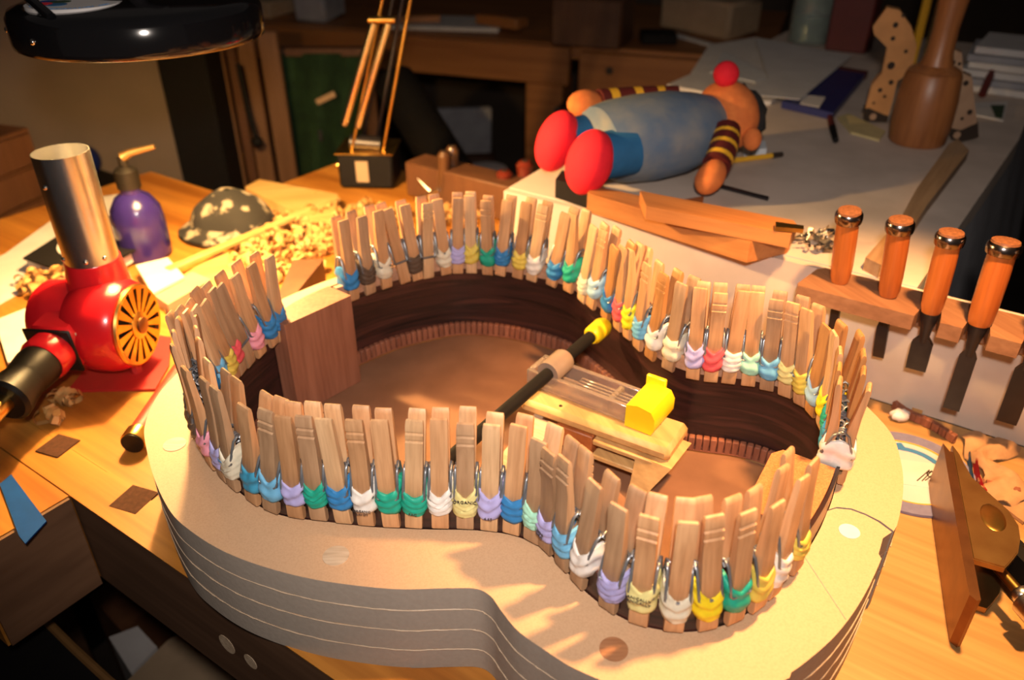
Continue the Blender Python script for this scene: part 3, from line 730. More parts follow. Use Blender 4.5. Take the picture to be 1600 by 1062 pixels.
MB().lathe([(.0085, .0318), (.0085, .0335), (.006, .0345), (.0, .0346)], 18, (0,0,Z), ax, caps=False).build('grille_hub', M['bronze_dark'], gro)
MB().lathe([(.0365, .0257), (.0, .0258)], 30, (0,0,Z), ax, caps=False).build('dark_inlet', M['blackmat'], hs)
MB().lathe([(.031, .020), (.029, .044), (.0265, .058), (.0255, .064)], 28, (-.012, .016, Z), (0,0,1)).build('outlet_neck', M['red'], hg)
nz = MB().lathe([(.0246, .0), (.0246, .1085), (.0236, .1085), (.0236, .0)], 40, (-.012, .016, Z+.0625), (0,0,1), caps=False).build('nozzle', M['steel'], hg)
MB().cyl((-.012,.016,Z+.07), (-.012,.016,Z+.0705), .0238, None, 30).build('heater_core', M['blackmat'], nz)
for a, h in ((-1.9, .082), (-1.2, .008), (-2.3, .008), (-.5, .008)):
    d = Vector((math.cos(a), math.sin(a), 0)); MB().ell(Vector((-.012,.016,Z+.0625+h)) + d*.0244, (.0024,)*3, None, 10, 6).build('screw', M['chrome'], nz)
he = at(6, 628, .052) - Vector((gc.x, gc.y, 0)); he = Matrix.Rotation(R(6), 3, 'Z') @ he
h0 = Vector((-.030, -.022, Z+.001)); hd = (he-h0).normalized()
hx_ = hd.cross(Vector((0,0,1))).normalized(); hM = Matrix((hd, hx_, hd.cross(hx_))).transposed()
jb = MB().box(h0+hd*.008, (.042, .046, .046), 0, .006, hM).build('junction_box', M['red'], hg)
MB().box(h0+hd*.0295, (.0030, .0475, .0475), 0, .003, hM).build('gasket', M['blackplastic'], jb)
MB().box(h0+hd*.010+hx_*.0234*(1 if hx_.y < 0 else -1), (.026, .0014, .033), 0, .0006, hM).build('rating_plate', M['dowel'], jb)
sgn = 1 if hx_.y < 0 else -1
for r_ in (-.007, .003, .010):
    MB().box(h0+hd*.010+hx_*.0243*sgn+Vector((0,0,r_)), (.020, .0006, .004), 0, 0, hM).build('plate_lettering', M['spot'], jb)
MB().lathe([(.022, .030), (.0225, .045), (.0205, .050)], 24, h0, hd).build('collar', M['red'], hg)
hl = (he-h0).length
MB().lathe([(.0195, .048), (.0205, .056), (.0185, .075), (.0180, hl*.72), (.0215, hl*.90), (.0225, hl*.97), (.019, hl)], 24, h0, hd).build('handle', M['blackplastic'], hg)
MB().lathe([(.009, hl), (.009, hl+.03)], 16, h0, hd).build('cord_relief', M['brass'], hg)
plate = [at(*p, .0015) for p in ((105,612),(243,609),(264,572),(268,528),(215,520),(150,560))]
MB().prism([(Matrix.Rotation(R(6), 3, 'Z') @ (p-Vector((gc.x,gc.y,0))))[:2] for p in plate], .0005, .003).build('stand_plate', M['red_mat'], hg)
MB().tube([(.012,.0,.002), (.010,.0,.014), (.004,0,.02)], .006, 8).build('stand_leg', M['red_mat'], hg)

# ------------------------------------------------------------------ things on the left of the bench
rt0, rt1 = at(207, 692, .0112), at(296, 560, .0112)
d = (rt1-rt0).normalized()
rt = empty('red_tube', rt0 - Vector((0,0,.0112)), 0, 'dull red tube with brass ferrule lying beside the mould', 'tube')
MB().lathe([(.0096, .012), (.0096, .135)], 20, (0,0,.0112), d).build('tube_body', M['redtube'], rt)
MB().lathe([(.0108, 0), (.0112, .001), (.0112, .0135), (.0098, .0145)], 24, (0,0,.0112), d).build('ferrule', M['brass'], rt)
MB().lathe([(.0100, -.0012), (.0100, .0004)], 24, (0,0,.0112), d).build('end_disc', M['blackplastic'], rt)

def sheet(name, pts, z, th, mat, label, cat, group=None, parent=None):
    P = [at(*p, z+th) for p in pts]; c = sum(P, Vector())/len(P); c.z = z
    o = MB().prism([(p-c)[:2] for p in P], 0, th).build(name, mat, parent); o.location = c
    return tag(o, label, cat, group)
sheet('foam_board', ((-8,500),(150,438),(232,470),(205,560),(12,566)), .0006, .004, M['paper'], 'white board sheet lying behind the red heat gun', 'sheet')
sheet('card_sheet', ((-40,418),(8,396),(125,312),(205,300),(230,350),(60,440),(-10,480)), .0006, .0012, M['paper'], 'large pale sheet under the black book', 'paper')
bk = empty('black_book', at(125, 395, 0), 0, 'black hardback book with pale oval label on its cover', 'book')
def rel(pts, z, o): return [(at(*p, z)-o)[:2] for p in pts]
BO = bk.location
cov = MB().prism(rel(((36,402),(150,330),(250,366),(132,436)), .024, BO), .0215, .024).build('cover', M['blackmat'], bk)
MB().prism(rel(((40,403),(150,334),(246,367),(132,432)), .0215, BO), .005, .0214).build('page_block', M['paper'], bk)
MB().prism(rel(((36,402),(150,330),(250,366),(132,436)), .005, BO), .003, .005).build('back_cover', M['blackmat'], bk)
e0, e1, e2 = Vector((128,378)), Vector((36,-17)), Vector((16,14))
ov = MB().prism(rel([tuple(e0+e1*math.cos(2*PI*i/28)+e2*math.sin(2*PI*i/28)) for i in range(28)], .0242, BO), .024, .0246).build('oval_label', M['paper'], cov)
MB().prism(rel([tuple(e0+Vector((4,1))+e1*.5*math.cos(2*PI*i/20)+e2*.5*math.sin(2*PI*i/20)) for i in range(20)], .0246, BO), .0246, .0249).build('label_print', M['drape'], ov)
# purple bottle
bp = at(230, 398, 0)
bo = empty('purple_bottle', bp, 0, 'indigo plastic bottle with dark pump head behind the heat gun', 'bottle')
MB().lathe([(.030, .0005), (.033, .004), (.0335, .05), (.031, .068), (.022, .083), (.0125, .089), (.0125, .096)], 32).build('bottle_body', M['bottle'], bo)
MB().lathe([(.0145, .096), (.0145, .118), (.010, .122), (.006, .124), (.006, .135)], 20).build('pump_collar', M['blackplastic'], bo)
MB().tube([(0,0,.135), (.010,.004,.140), (.040,.010,.146)], [.007,.005,.0032], 10).build('nozzle_lever', M['bronze'], bo)
# cap
cp = at(346, 372, 0)
hat = empty('patterned_cap', cp, R(-18), 'black baseball cap with pale floral pattern crumpled on the bench', 'cap')
CAPM = plain('patterned_cloth', (.32,.26,.18), .9, c2=(.016,.014,.012), ns=48, contrast=(.52,.60))
mb = MB(); mb.ell((0,.03,.004), (.062,.052,.056), None, 36, 16, fn=lambda q: 1+.05*math.sin(5*q.x+2*q.z)*math.cos(4*q.y)); mb.v = [(x,y,max(z,.0008)) for x,y,z in mb.v]
mb.build('crown', CAPM, hat)
P = []
for i in range(7):
    r_ = []
    for j in range(17):
        a = PI*1.02 + PI*.96*j/16; k = 1 + .42*i/6*(math.sin(PI*j/16))**.6
        r_.append((math.cos(a)*.061*k, .03+math.sin(a)*.051*k, .014 - .010*i/6 + .006*math.sin(PI*j/16)))
    P.append(r_)
mb = MB(); mb.grid(P); mb.grid([[(x,y,z-.003) for x,y,z in r] for r in P]); mb.build('brim', [CAPM], hat)
MB().ell((0,.03,.060), (.006,.006,.003), None, 12, 6).build('top_button', M['blackmat'], hat)
# boards and strips
sheet('pine_board', ((383,292),(405,280),(528,303),(520,345),(470,335)), .004, .016, M['pine'], 'pale pine offcut board beyond the shavings near the lamp base', 'board')
p0, p1 = at(262, 422, .018), at(528, 310, .018); d = (p1-p0); L_ = d.length
o = MB().box((0,0,0), (L_, .012, .006), 0, .0008).build('wood_strip', M['pine']); o.location = (p0+p1)/2; o.rotation_euler = (0,0,math.atan2(d.y,d.x)); tag(o, 'long thin pine strip lying over the shavings beside the cap', 'wood strip')
sheet('ochre_board', ((285,430),(345,392),(385,402),(405,425),(330,452)), .0006, .009, M['pine'], 'square ochre board beneath the pine strip', 'board')
sheet('white_card', ((212,414),(262,402),(288,432),(238,458)), .016, .003, M['paper'], 'bright white card propped next to the heat gun nozzle', 'card')
sheet('card_block', ((216,420),(258,408),(282,436),(240,454)), .0006, .015, M['pine2'], 'small wooden block under the white card', 'block')
o = sheet('brown_plank', ((240,460),(300,424),(330,436),(262,476)), .0006, .014, M['card'], 'flat brown plank with dark lower edge behind the mould', 'plank')
sheet('dark_wedge', ((430,470),(458,406),(505,404),(500,412),(440,486)), .0006, .055, M['oakdark'], 'dark wood wedge standing behind the tall end block', 'wedge')
sheet('yellow_scrap', ((310,462),(322,450),(330,456),(320,474)), .0006, .01, M['yellow'], 'tiny bright yellow scrap beside the brown plank', 'scrap')
sheet('steel_rule', ((252,478),(318,440),(322,446),(258,486)), .0006, .004, M['steel'], 'steel rule lying along the brown plank', 'ruler')
# shavings: nobody could count them
def curls(name, spots, label, seed):
    rr = random.Random(seed); mb = MB()
    for (px, py, rx, ry, n, hmax) in spots:
        for k in range(n):
            a = rr.random()*6.28; q = math.sqrt(rr.random()); c = at(px+rx*q*math.cos(a), py+ry*q*math.sin(a), 0)
            c.z = .006 + rr.random()*hmax*(1-q*.8)
            r0 = .004+rr.random()*.006; w = .003+rr.random()*.006; turns = .6+rr.random()*1.4
            ax_ = Vector((rr.uniform(-1,1), rr.uniform(-1,1), rr.uniform(-.4,.4))).normalized(); e1 = ax_.orthogonal().normalized(); e2 = ax_.cross(e1)
            n_ = 10; P = []
            for i in range(n_+1):
                t = turns*2*PI*i/n_; r_ = r0*(1-.35*i/n_); m_ = c + (e1*math.cos(t)+e2*math.sin(t))*r_ + ax_*(.004*i/n_)
                m_.z = max(m_.z, .001); P.append([m_ - ax_*w/2, m_ + ax_*w/2])
            for r_ in P:
                for v_ in r_: v_.z = max(v_.z, .0008)
            mb.grid(P)
    return tag(mb.build(name, M['shaving'], sharp=60, recalc=False), label, 'shavings', kind='stuff')
curls('wood_shavings', [(88,452,58,18,110,.022), (142,418,20,22,40,.03)], 'heap of curled pale wood shavings beside the black book', 4)
curls('wood_shavings', [(445,395,75,55,210,.022), (500,350,40,38,90,.02), (400,420,40,20,60,.015), (590,345,55,22,60,.02), (700,345,50,15,30,.015)], 'scattered curled wood shavings between the cap and the guitar', 8)
curls('wood_shavings', [(100,630,20,16,10,.008), (80,660,14,12,8,.006)], 'few loose shavings under the heat gun handle', 12)

# ------------------------------------------------------------------ waist spreader inside the guitar
sp = empty('waist_spreader', G(.32, .05, 0), RZ, 'pine and clear-plastic waist spreader standing inside the guitar rim', 'spreader')
def gl(x, w, z): return (x-.32, w-.05, z)
MB().box(gl(.322, .058, .0485), (.140, .046, .013), R(3), .004).build('top_board', M['pine2'], sp)
MB().box(gl(.300, .040, .0315), (.050, .012, .020), R(3), .001).build('red_insert', M['padred'], sp)
MB().box(gl(.354, .040, .0390), (.055, .012, .005), R(3), .001).build('slot_rail', M['pine2'], sp)
MB().box(gl(.354, .040, .0240), (.055, .012, .005), R(3), .001).build('slot_rail', M['pine2'], sp)
MB().box(gl(.322, .075, .0315), (.10, .012, .020), R(3), .001).build('back_rail', M['pine2'], sp)
MB().loft([[gl(x, w, z) for x, w in r] for z, r in ((.0008, ((.365,.027),(.3765,.027),(.3765,.046),(.365,.046))), (.020, ((.366,.031),(.386,.031),(.386,.058),(.366,.058))), (.0415, ((.366,.036),(.3975,.036),(.3975,.076),(.366,.076))))]).build('tapered_leg', M['pine2'], sp)
q = [gl(.262, .075, 0), gl(.287, .075, 0), gl(.300, -.070, 0), gl(.280, -.070, 0)]
MB().prism([p[:2] for p in q], .022, .0415).build('long_rail', M['dowel'], sp)
MB().box(gl(.272, .060, .0110), (.020, .020, .0215), 0, .001).build('foot', M['pine2'], sp)
MB().box(gl(.290, -.060, .0110), (.018, .018, .0215), 0, .001).build('foot', M['pine2'], sp)
for px, py in ((876,634),(1030,662)):
    c = at(px, py, .055); l = c.xy-A0; MB().lathe([(.0016, 0), (.0016, .0004)], 12, gl(l.dot(U), l.dot(V), .055)).build('screw_hole', M['spot'], sp)
# clear plastic clamp with black bar
cl = empty('bar_clamp', G(.27, .05, .0), RZ, 'bar clamp with black rod, yellow pads and clear plastic body', 'clamp')
def cl_(x, w, z): return (x-.27, w-.05, z)
for w in (.0535, .0795): MB().box(cl_(.306, w, .0650), (.116, .0045, .017), 0, .001).build('side_rail', M['acrylic'], cl)
MB().box(cl_(.306, .0665, .0590), (.116, .0215, .004), 0, .001).build('floor_plate', M['acrylic'], cl)
for x in (.2500, .3300): MB().box(cl_(x, .0665, .0655), (.005, .0210, .015), 0, .001).build('cross_wall', M['acrylic'], cl)
for w in (.062, .0665, .071): MB().box(cl_(.327, w, .0665), (.068, .0022, .008), 0, .0006).build('rib', M['acrylic'], cl)
MB().lathe([(.0105, 0), (.0110, .002), (.0110, .026), (.0100, .028)], 24, cl_(.2690, .053, .0755), (0,1,0)).build('sleeve', M['sleeve'], cl)
MB().cyl(cl_(.2700, -.152, .0755), cl_(.2690, .148, .0755), .0056, None, 18).build('clamp_rod', M['blackmat'], cl)
MB().lathe([(.0070, .128), (.0092, .132), (.0096, .150), (.0080, .1545)], 20, cl_(.2693, 0, .0755), (0,1,0)).build('end_pad', M['yellow'], cl)
MB().lathe([(.0070, .128), (.0092, .132), (.0096, .150), (.0080, .1545)], 20, cl_(.2700, -.005, .0755), (0,-1,0)).build('end_pad', M['yellow'], cl)
yj = MB(); prof = [(.000,.0555),(.024,.0555),(.026,.060),(.026,.071),(.022,.0775),(.010,.0795),(.000,.0765)]
yj.loft([[cl_(.3475+a, w, z) for a, z in prof] for w in (.049, .0502, .0868, .088)]).build('jaw_pad', M['yellow'], cl)
MB().box(cl_(.3555, .0885, .0775), (.018, .004, .016), 0, .001).build('pad_lip', M['yellow'], cl)

# ------------------------------------------------------------------ white paper-covered table behind the bench
TZ = .123
tabl = empty('white_table', T(-.28, 1.2, FZ), 0, 'table covered in creased white paper behind the bench', 'table')
def tpart(name, mb, mat, **kw):
    o = mb.build(name, mat, tabl, **kw); o.location = -tabl.location; return o
rr = random.Random(2)
top = [(-.515, TB+.012), (-.06, TB+.012), (-.035, 1.30), (-.045, 2.0), (-.56, 2.0), (-.55, 1.3), (-.53, 1.0)]
tpart('table_top', MB().prism(poly(top), TZ-.03, TZ), M['linen'])
# drape on the right side, flaring outwards
P = []
for i in range(14):
    t_ = TB+.012 + (1.95-TB)*i/13; r_ = []
    for j in range(6):
        k = j/5; r_.append(T(-.058+.012*min(1, i/5) + k*(.05+.012*math.sin(i*2.1)), t_, TZ-.0005-k*.42))
    P.append(r_)
tpart('side_drape', MB().grid(P), M['drape'], recalc=False)
# white front panel standing on the bench's back edge
tpart('front_panel', MB().prism(poly([(-.515, TB+.001), (.55, TB+.001), (.55, TB+.011), (-.515, TB+.011)]), .0006, TZ-.001), M['linen'])
tpart('left_panel', MB().prism(poly([(-.515, TB+.012), (-.505, TB+.012), (-.54, 2.0), (-.55, 2.0)]), -.35, TZ-.031), M['linen'])
for s_, t_ in ((-.45, .80), (-.12, .80), (-.5, 1.9), (-.1, 1.9)):
    tpart('leg', MB().box(T(s_, t_, (FZ+TZ-.03)/2), (.05, .05, TZ-.03-FZ), RZ), M['apron'])

# ------------------------------------------------------------------ chisel rack and chisels
RT = .1255
rk = empty('chisel_rack', T(0, .71, RT), RZ, 'walnut chisel rack board with open front notches behind the mould', 'rack')
f0, f1 = .682-.71, .7335-.71
def sx(p): return p.xy.dot(U)
CH = [((1312,440),(1328,327),.062), ((1388,462),(1408,342),.066), ((1455,485),(1481,362),.060), ((1530,505),(1571,372),.085), ((1618,545),(1668,400),.085)]
pr = [(-.152, f0+.004), (-.150, f0)]
for (b, t_, l) in CH[2:]:
    c = sx(at(*b, RT)); pr += [(c-.010, f0), (c-.008, f0+.020), (c-.0065, f0+.027), (c+.0065, f0+.027), (c+.008, f0+.020), (c+.0105, f0)]
pr += [(.30, f0), (.30, f1), (-.140, f1), (-.146, f1-.008)]
MB().prism(pr, -.014, 0).build('rack_board', M['walnut'], rk)
MB().box((.04, f1-.006, -.022), (.36, .010, .016), 0, .001).build('rack_cleat', M['walnut'], rk)
lab = ['orange-handled chisel standing through the rack at its end by the foil', 'orange-handled chisel, second along the rack from the foil', 'orange-handled chisel hanging in the rack notch, third from the foil', 'widest orange-handled chisel hanging in the rack, fourth from the foil', 'chisel blade hanging past the fourth chisel in the rack']
for i, (b, t_, bl) in enumerate(CH):
    zb = RT + (.0008 if i < 2 else -.002); p0 = at(*b, RT)
    if i >= 2:
        s_ = sx(p0); p0 = T(s_, .710-.012, RT)
    hl = .074
    p1 = at(*t_, RT+hl); ax_ = (p1-p0)
    if i >= 2: ax_ = Vector((ax_.x*.5+.0, ax_.y*.5, ax_.z))
    ax_.normalize()
    c = empty('chisel', p0, 0, lab[i], 'chisel', 'chisels in the rack')
    c.rotation_euler = Vector((0,0,1)).rotation_difference(ax_).to_euler()
    z0 = .0012 if i < 2 else 0
    r_ = .0095 if i < 3 else .0105
    MB().lathe([(r_*.80, z0), (r_*.93, z0+.006), (r_, .02), (r_*1.02, .045), (r_*.98, .064)], 24).build('handle', M['handle'], c)
    MB().lathe([(r_*.98, .062), (r_*1.18, .0632), (r_*1.24, .0665), (r_*1.22, .0705), (r_*1.08, .0725), (r_*.9, .0722)], 28, caps=False).build('steel_hoop', M['hoop'], c)
    MB().lathe([(r_*1.06, .0715), (r_*1.0, .0742), (r_*.5, .0752), (0, .0753)], 24, caps=False).build('struck_end', M['cap'], c)
    if i >= 2:
        MB().lathe([(.0078, 0), (.0072, -.006), (.0050, -.016), (.0038, -.030)], 18, caps=True).build('socket', M['darksteel'], c)
    else:
        MB().lathe([(.0030, 0.001), (.0034, -.030)], 14).build('socket', M['darksteel'], c)
    w = (.004, .005, .0085, .0068, .008)[i]; L0 = -.028; L1 = -bl
    fx = RZ
    e = Matrix.Rotation(fx, 3, 'Z')
    vs = []
    for z, hw, th in ((L0+.004, .003, .003), (L0-.004, w, .0028), (L1+.009, w, .0022), (L1, w*.98, .0004)):
        vs.append([e @ Vector((sx_*hw, sy_*th, z)) for sx_, sy_ in ((-1,-1), (1,-1), (1,1), (-1,1))])
    MB().loft(vs).build('blade', M['darksteel'], c, sharp=20)

# ------------------------------------------------------------------ bronze plane lying on its side
pA, pB = at(1449, 757, 0), at(1484, 1010, 0)
dx_ = (pB-pA); PLN = dx_.length; pa_ = math.atan2(dx_.y, dx_.x)
pl = empty('bronze_plane', (pA+pB)/2, pa_, 'bronze bench plane resting on its side next to the mould', 'plane')
# local: x along the sole (towards the heel), y away from the sole, z up from the bench
h = PLN/2; Wd = .047
sideY = 1 if (Matrix.Rotation(pa_, 3, 'Z') @ Vector((0,1,0))).x > 0 else -1
def pp(x, y): return (x, y*sideY)
sole = [pp(-h+.012, .004), pp(-h+.002, 0), pp(-h+.03, -.0003), pp(h-.02, -.0003), pp(h-.004, 0), pp(h, .004), pp(h-.002, .0065), pp(-h+.012, .0065)]
MB().prism(sole, .0008, Wd).build('sole', M['bronze_dark'], pl)
cheek = [(-h+.002, .0068), (h-.040, .0068), (h-.038, .026), (h-.046, .031), (.030, .037), (.014, .041), (.000, .042), (-.014, .038), (-.030, .027), (-.046, .017), (-.062, .013), (-h+.012, .0105)]
mb = MB(); q = [pp(*p) for p in cheek]; cxy = (0, .015*sideY)
mb.prism(q, Wd-.005, Wd-.0008); mb.prism([(x+(cxy[0]-x)*.012, y+(cxy[1]-y)*.03) for x, y in q], Wd-.0009, Wd+.0002)
ck = mb.build('cheek', M['bronze'], pl)
MB().prism([pp(*p) for p in cheek], .0008, .006).build('cheek', M['bronze'], pl)
MB().ell((-.002, .0255*sideY, Wd+.0002), (.015, .0085, .0010), None, 28, 10).build('thumb_dimple', M['brass'], ck)
MB().box((-.03, .011*sideY, Wd/2), (.05, .008, Wd-.012), 0, .001).build('bed', M['bronze_dark'], pl)
# lever cap, wheel and adjuster
lv = MB(); lv.loft([[ (x, y*sideY, z) for x, y in ((.0, .030), (.012, .036), (.036, .050), (.046, .060), (.040, .066), (.02, .056), (-.004, .042))] for z in (.010, .012, .034, .036)]); lv.build('lever_cap', M['blackmat'], pl)
MB().lathe([(.010, -.005), (.0128, -.004), (.0128, .004), (.010, .005)], 28, (.014, .0535*sideY, .026), (.45, -.6*sideY, .05)).build('lever_wheel', M['brass'], pl)
a0 = Vector((.034, .030*sideY, .030)); ad = Vector((.86, .5*sideY, -.04)).normalized()
MB().lathe([(.0038, -.012), (.0038, .020)], 16, a0, ad).build('adjuster_screw', M['brass'], pl)
mb = MB(); mb.lathe([(.0062, .018), (.0068, .019), (.0068, .0225), (.0060, .024)], 24, a0, ad); mb.lathe([(.0098, .0255), (.0108, .0265), (.0108, .0385), (.0098, .0395), (.004, .0396)], 36, a0, ad)
ks = mb.build('adjuster_knob', M['steel'], pl)
MB().lathe([(.0028, .0396), (.0028, .0400)], 14, a0, ad).build('screw_slot', M['spot'], ks)
MB().box((.012, .062*sideY, .012), (.026, .022, .004), .3, .001).build('iron', M['darksteel'], pl)

# ------------------------------------------------------------------ small things between the plane and the rack
dc = at(1418, 735, .003)
dr = .056
disc = empty('round_template', (dc.x, dc.y, 0), R(-12), 'round cardboard disc with lavender ring and printed picture', 'disc')
def ringm(r0, r1, z0, z1, n=56): return MB().lathe([(r0, z0), (r1, z0), (r1, z1), (r0, z1), (r0, z0)], n, caps=False)
ringm(.0, dr-.013, .0006, .0024).build('disc_face', M['paperdim'], disc)
ringm(dr-.0128, dr, .0006, .0030).build('disc_ring', M['greyblue'], disc)
ringm(dr-.0142, dr-.0129, .0006, .0031).build('gold_line', M['pencil'], disc)
MB().box((.004, -.002, .0027), (.044, .034, .0005), 0).build('picture', M['paper'], disc)
MB().prism([((.029)*math.cos(R(20+70*i/12)), (.029)*math.sin(R(20+70*i/12))) for i in range(13)] + [(.034*math.cos(R(90-70*i/12)), .034*math.sin(R(90-70*i/12))) for i in range(13)], .0026, .0032).build('blue_arc', M['ink_blue'], disc)
MB().box((-.002, .034, .0028), (.012, .009, .0006), .3).build('blue_square', M['ink_blue'], disc)
for k, (a, l) in enumerate(((.9, .022), (.95, .02), (.85, .018))):
    MB().box((.012+.003*k, -.004, .0032), (l, .0009, .0004), a).build('picture_line', M['spot'], disc)
MB().lathe([(.005, .003), (.005, .0034), (.0038, .0034)], 20, (.020, -.002, 0), caps=False).build('picture_line', M['spot'], disc)
# spare strip of kerfed lining curving behind the disc
sl = empty('spare_lining', at(1450, 670, 0), 0, 'spare strip of kerfed mahogany lining bent behind the disc', 'lining strip')
pts = [(1398,640),(1412,650),(1426,657),(1440,663),(1452,669),(1464,676),(1475,683),(1486,690),(1496,696)]
W = [at(*p, 0)-sl.location for p in pts]
fine = []
for i in range(len(W)-1):
    for k in range(2): fine.append(W[i].lerp(W[i+1], k/2))
kb2 = MB().box((0,0,0), (.0056, .0052, .0085), 0, .0005).mesh('kerf_block', M['kerf'])
for i in range(len(fine)-1):
    d = fine[i+1]-fine[i]; o = link('kerf_block', kb2, sl); o.location = fine[i] + Vector((0,0,.0050)); o.rotation_euler = (0,0,math.atan2(d.y,d.x))
MB().tube([p + Vector((0,0,.0018)) for p in fine], .0016, 6).build('strip_back', M['kerf'], sl)
s2 = empty('lining_offcut', at(1560, 765, 0), 0, 'short kerfed lining offcut under the red band', 'lining strip')
W = [at(1528+14*i, 762+3.4*i, 0)-s2.location for i in range(6)]
for i in range(5):
    d = W[i+1]-W[i]; o = link('kerf_block', kb2, s2); o.location = W[i] + Vector((0,0,.0050)); o.rotation_euler = (0,0,math.atan2(d.y,d.x))
# red and blue loop
def ribbon(name, pts, z, w, mat, label, cat):
    P = [at(*p, 0) for p in pts]; c = P[0].copy(); o_ = MB(); g = []
    for i, p in enumerate(P):
        g.append([p-c+Vector((0,0,.0008+z)), p-c+Vector((0,0,.0008+z+w))])
    o_.grid(g); o_.grid([[v+Vector((.0012,.0006,0)) for v in r] for r in g]); o = o_.build(name, mat); o.location = c; return tag(o, label, cat)
ribbon('red_band', [(1519,722),(1521,740),(1524,758),(1529,772),(1535,782)], .0, .010, M['redfelt'], 'bright red rubber band standing on edge near the disc', 'rubber band')
ribbon('blue_band', [(1510,716),(1512,736),(1515,758),(1520,775)], .0, .008, M['bluefelt'], 'blue rubber band standing beside the red band', 'rubber band')
# crumpled tan rag
rr = random.Random(11); P = []
cr = at(1548, 738, 0)
for i in range(15):
    r_ = []
    for j in range(9):
        u_, v_ = i/14-.5, j/8-.5
        q = Vector((v_*.026*(1.2+.6*math.sin(i*.7)) + .008*math.sin(i*.8), -u_*.095, 0)); ht = .007*abs(math.sin(i*.6+j*.5)) + .009*math.cos(v_*3)*math.cos(u_*2.6) + rr.random()*.0008
        r_.append((q.x, q.y, max(.0012, ht)))
    P.append(r_)
mb = MB(); mb.grid(P); mb.grid([[(x, y, z-.001) for x, y, z in r] for r in P])
o = mb.build('crumpled_rag', M['grain'], sharp=80, recalc=False); o.location = cr; o.rotation_euler = (0, 0, R(-14)); tag(o, 'crumpled tan cloth strip on the bench under the rack', 'cloth')
sheet('tan_sheet', ((1552,780),(1600,750),(1640,790),(1600,815)), .0006, .003, M['grain'], 'tan card corner beside the bronze plane', 'card')
sheet('paper_chip', ((1428,622),(1445,636),(1436,652),(1424,646)), .0006, .004, M['shaving'], 'pale wood chip at the foot of the white panel', 'wood chip')
o = MB().ell((0,0,.006), (.009,.007,.006), None, 16, 10, fn=lambda q: 1+.12*math.sin(9*q.x)*math.cos(7*q.y)).build('paper_wad', M['white']); o.location = at(1404, 656, 0); tag(o, 'small white paper wad between the mould and disc', 'paper wad')
sheet('bench_chip', ((1547,802),(1556,799),(1553,807)), .0004, .003, M['padred'], 'dark red crumb beside the plane cheek', 'crumb')
sheet('bench_chip', ((1551,842),(1560,840),(1558,847)), .0004, .003, M['padred'], 'dark red crumb below the other crumb by the plane', 'crumb')

# ------------------------------------------------------------------ things on the white table
def tsheet(name, pts, th, mat, label, cat, z=TZ): return sheet(name, pts, z+.0006, th, mat, label, cat)
tsheet('padauk_board', ((918,301),(928,290),(1240,358),(1235,364),(1172,378)), .022, M['padauk'], 'long orange padauk board with tapered end on white paper', 'board')
tsheet('padauk_offcut', ((1000,298),(1240,344),(1246,352),(1236,366),(1010,322)), .014, M['padauk'], 'second padauk board lying across the long board', 'board', z=TZ+.0228)
# tapered stick
stk_ = [at(*p, TZ+.012) for p in ((1352,404),(1376,416),(1392,408),(1448,322),(1514,236),(1496,218),(1482,226),(1432,296),(1408,340))]
c = sum(stk_, Vector())/len(stk_); c.z = TZ+.0004
o = MB().prism([(p-c)[:2] for p in stk_], 0, .013).build('shaped_stick', M['stick']); o.location = c; tag(o, 'shaped brown wooden stick lying behind the chisels', 'stick')
# foil
rr = random.Random(6); mb = MB()
for k in range(42):
    a = rr.random()*6.28; q = math.sqrt(rr.random()); p = Vector((.024*q*math.cos(a), .019*q*math.sin(a), .004+rr.random()*.016*(1-q*.7)))
    r_ = .003+rr.random()*.005; n_ = [p + Vector((rr.uniform(-1,1), rr.uniform(-1,1), rr.uniform(-.7,1)))*r_ for _ in range(5)]
    for v_ in n_: v_.z = max(v_.z, .0008)
    mb.add(n_, [(0,1,2),(0,2,3),(0,3,4),(1,2,4),(2,3,4),(0,1,4)])
o = mb.build('foil_scraps', M['foil'], sharp=5, recalc=False); o.location = at(1276, 380, TZ+.004) * 1; o.location.z = TZ; tag(o, 'glittering crumpled foil scraps beside the padauk boards', 'foil')
tsheet('paint_brush', ((1212,346),(1256,352),(1256,358),(1212,354)), .004, M['brass'], 'thin brass rod by the foil scraps', 'rod', z=TZ+.038)
tsheet('red_offcut', ((1030,402),(1060,403),(1058,440),(1034,436)), .045, M['maroon'], 'small dark red offcut standing behind the clothespins', 'offcut', z=0)
# mallet
mc = at(1431, 222, TZ)
ml = empty('carving_mallet', (mc.x, mc.y, TZ), 0, 'turned wooden carving mallet standing on its head', 'mallet')
k = 1.0
MB().lathe([(.0, .0006), (.034, .0006), (.0365, .004), (.0385, .03), (.0380, .06), (.0345, .092), (.0320, .0955), (.0, .096)], 40).build('mallet_head', M['mallet'], ml)
MB().lathe([(.0330, .0962), (.0300, .099), (.0205, .104), (.0165, .118), (.0155, .15), (.0185, .19), (.0195, .225), (.016, .25)], 32).build('mallet_handle', M['mallet'], ml)
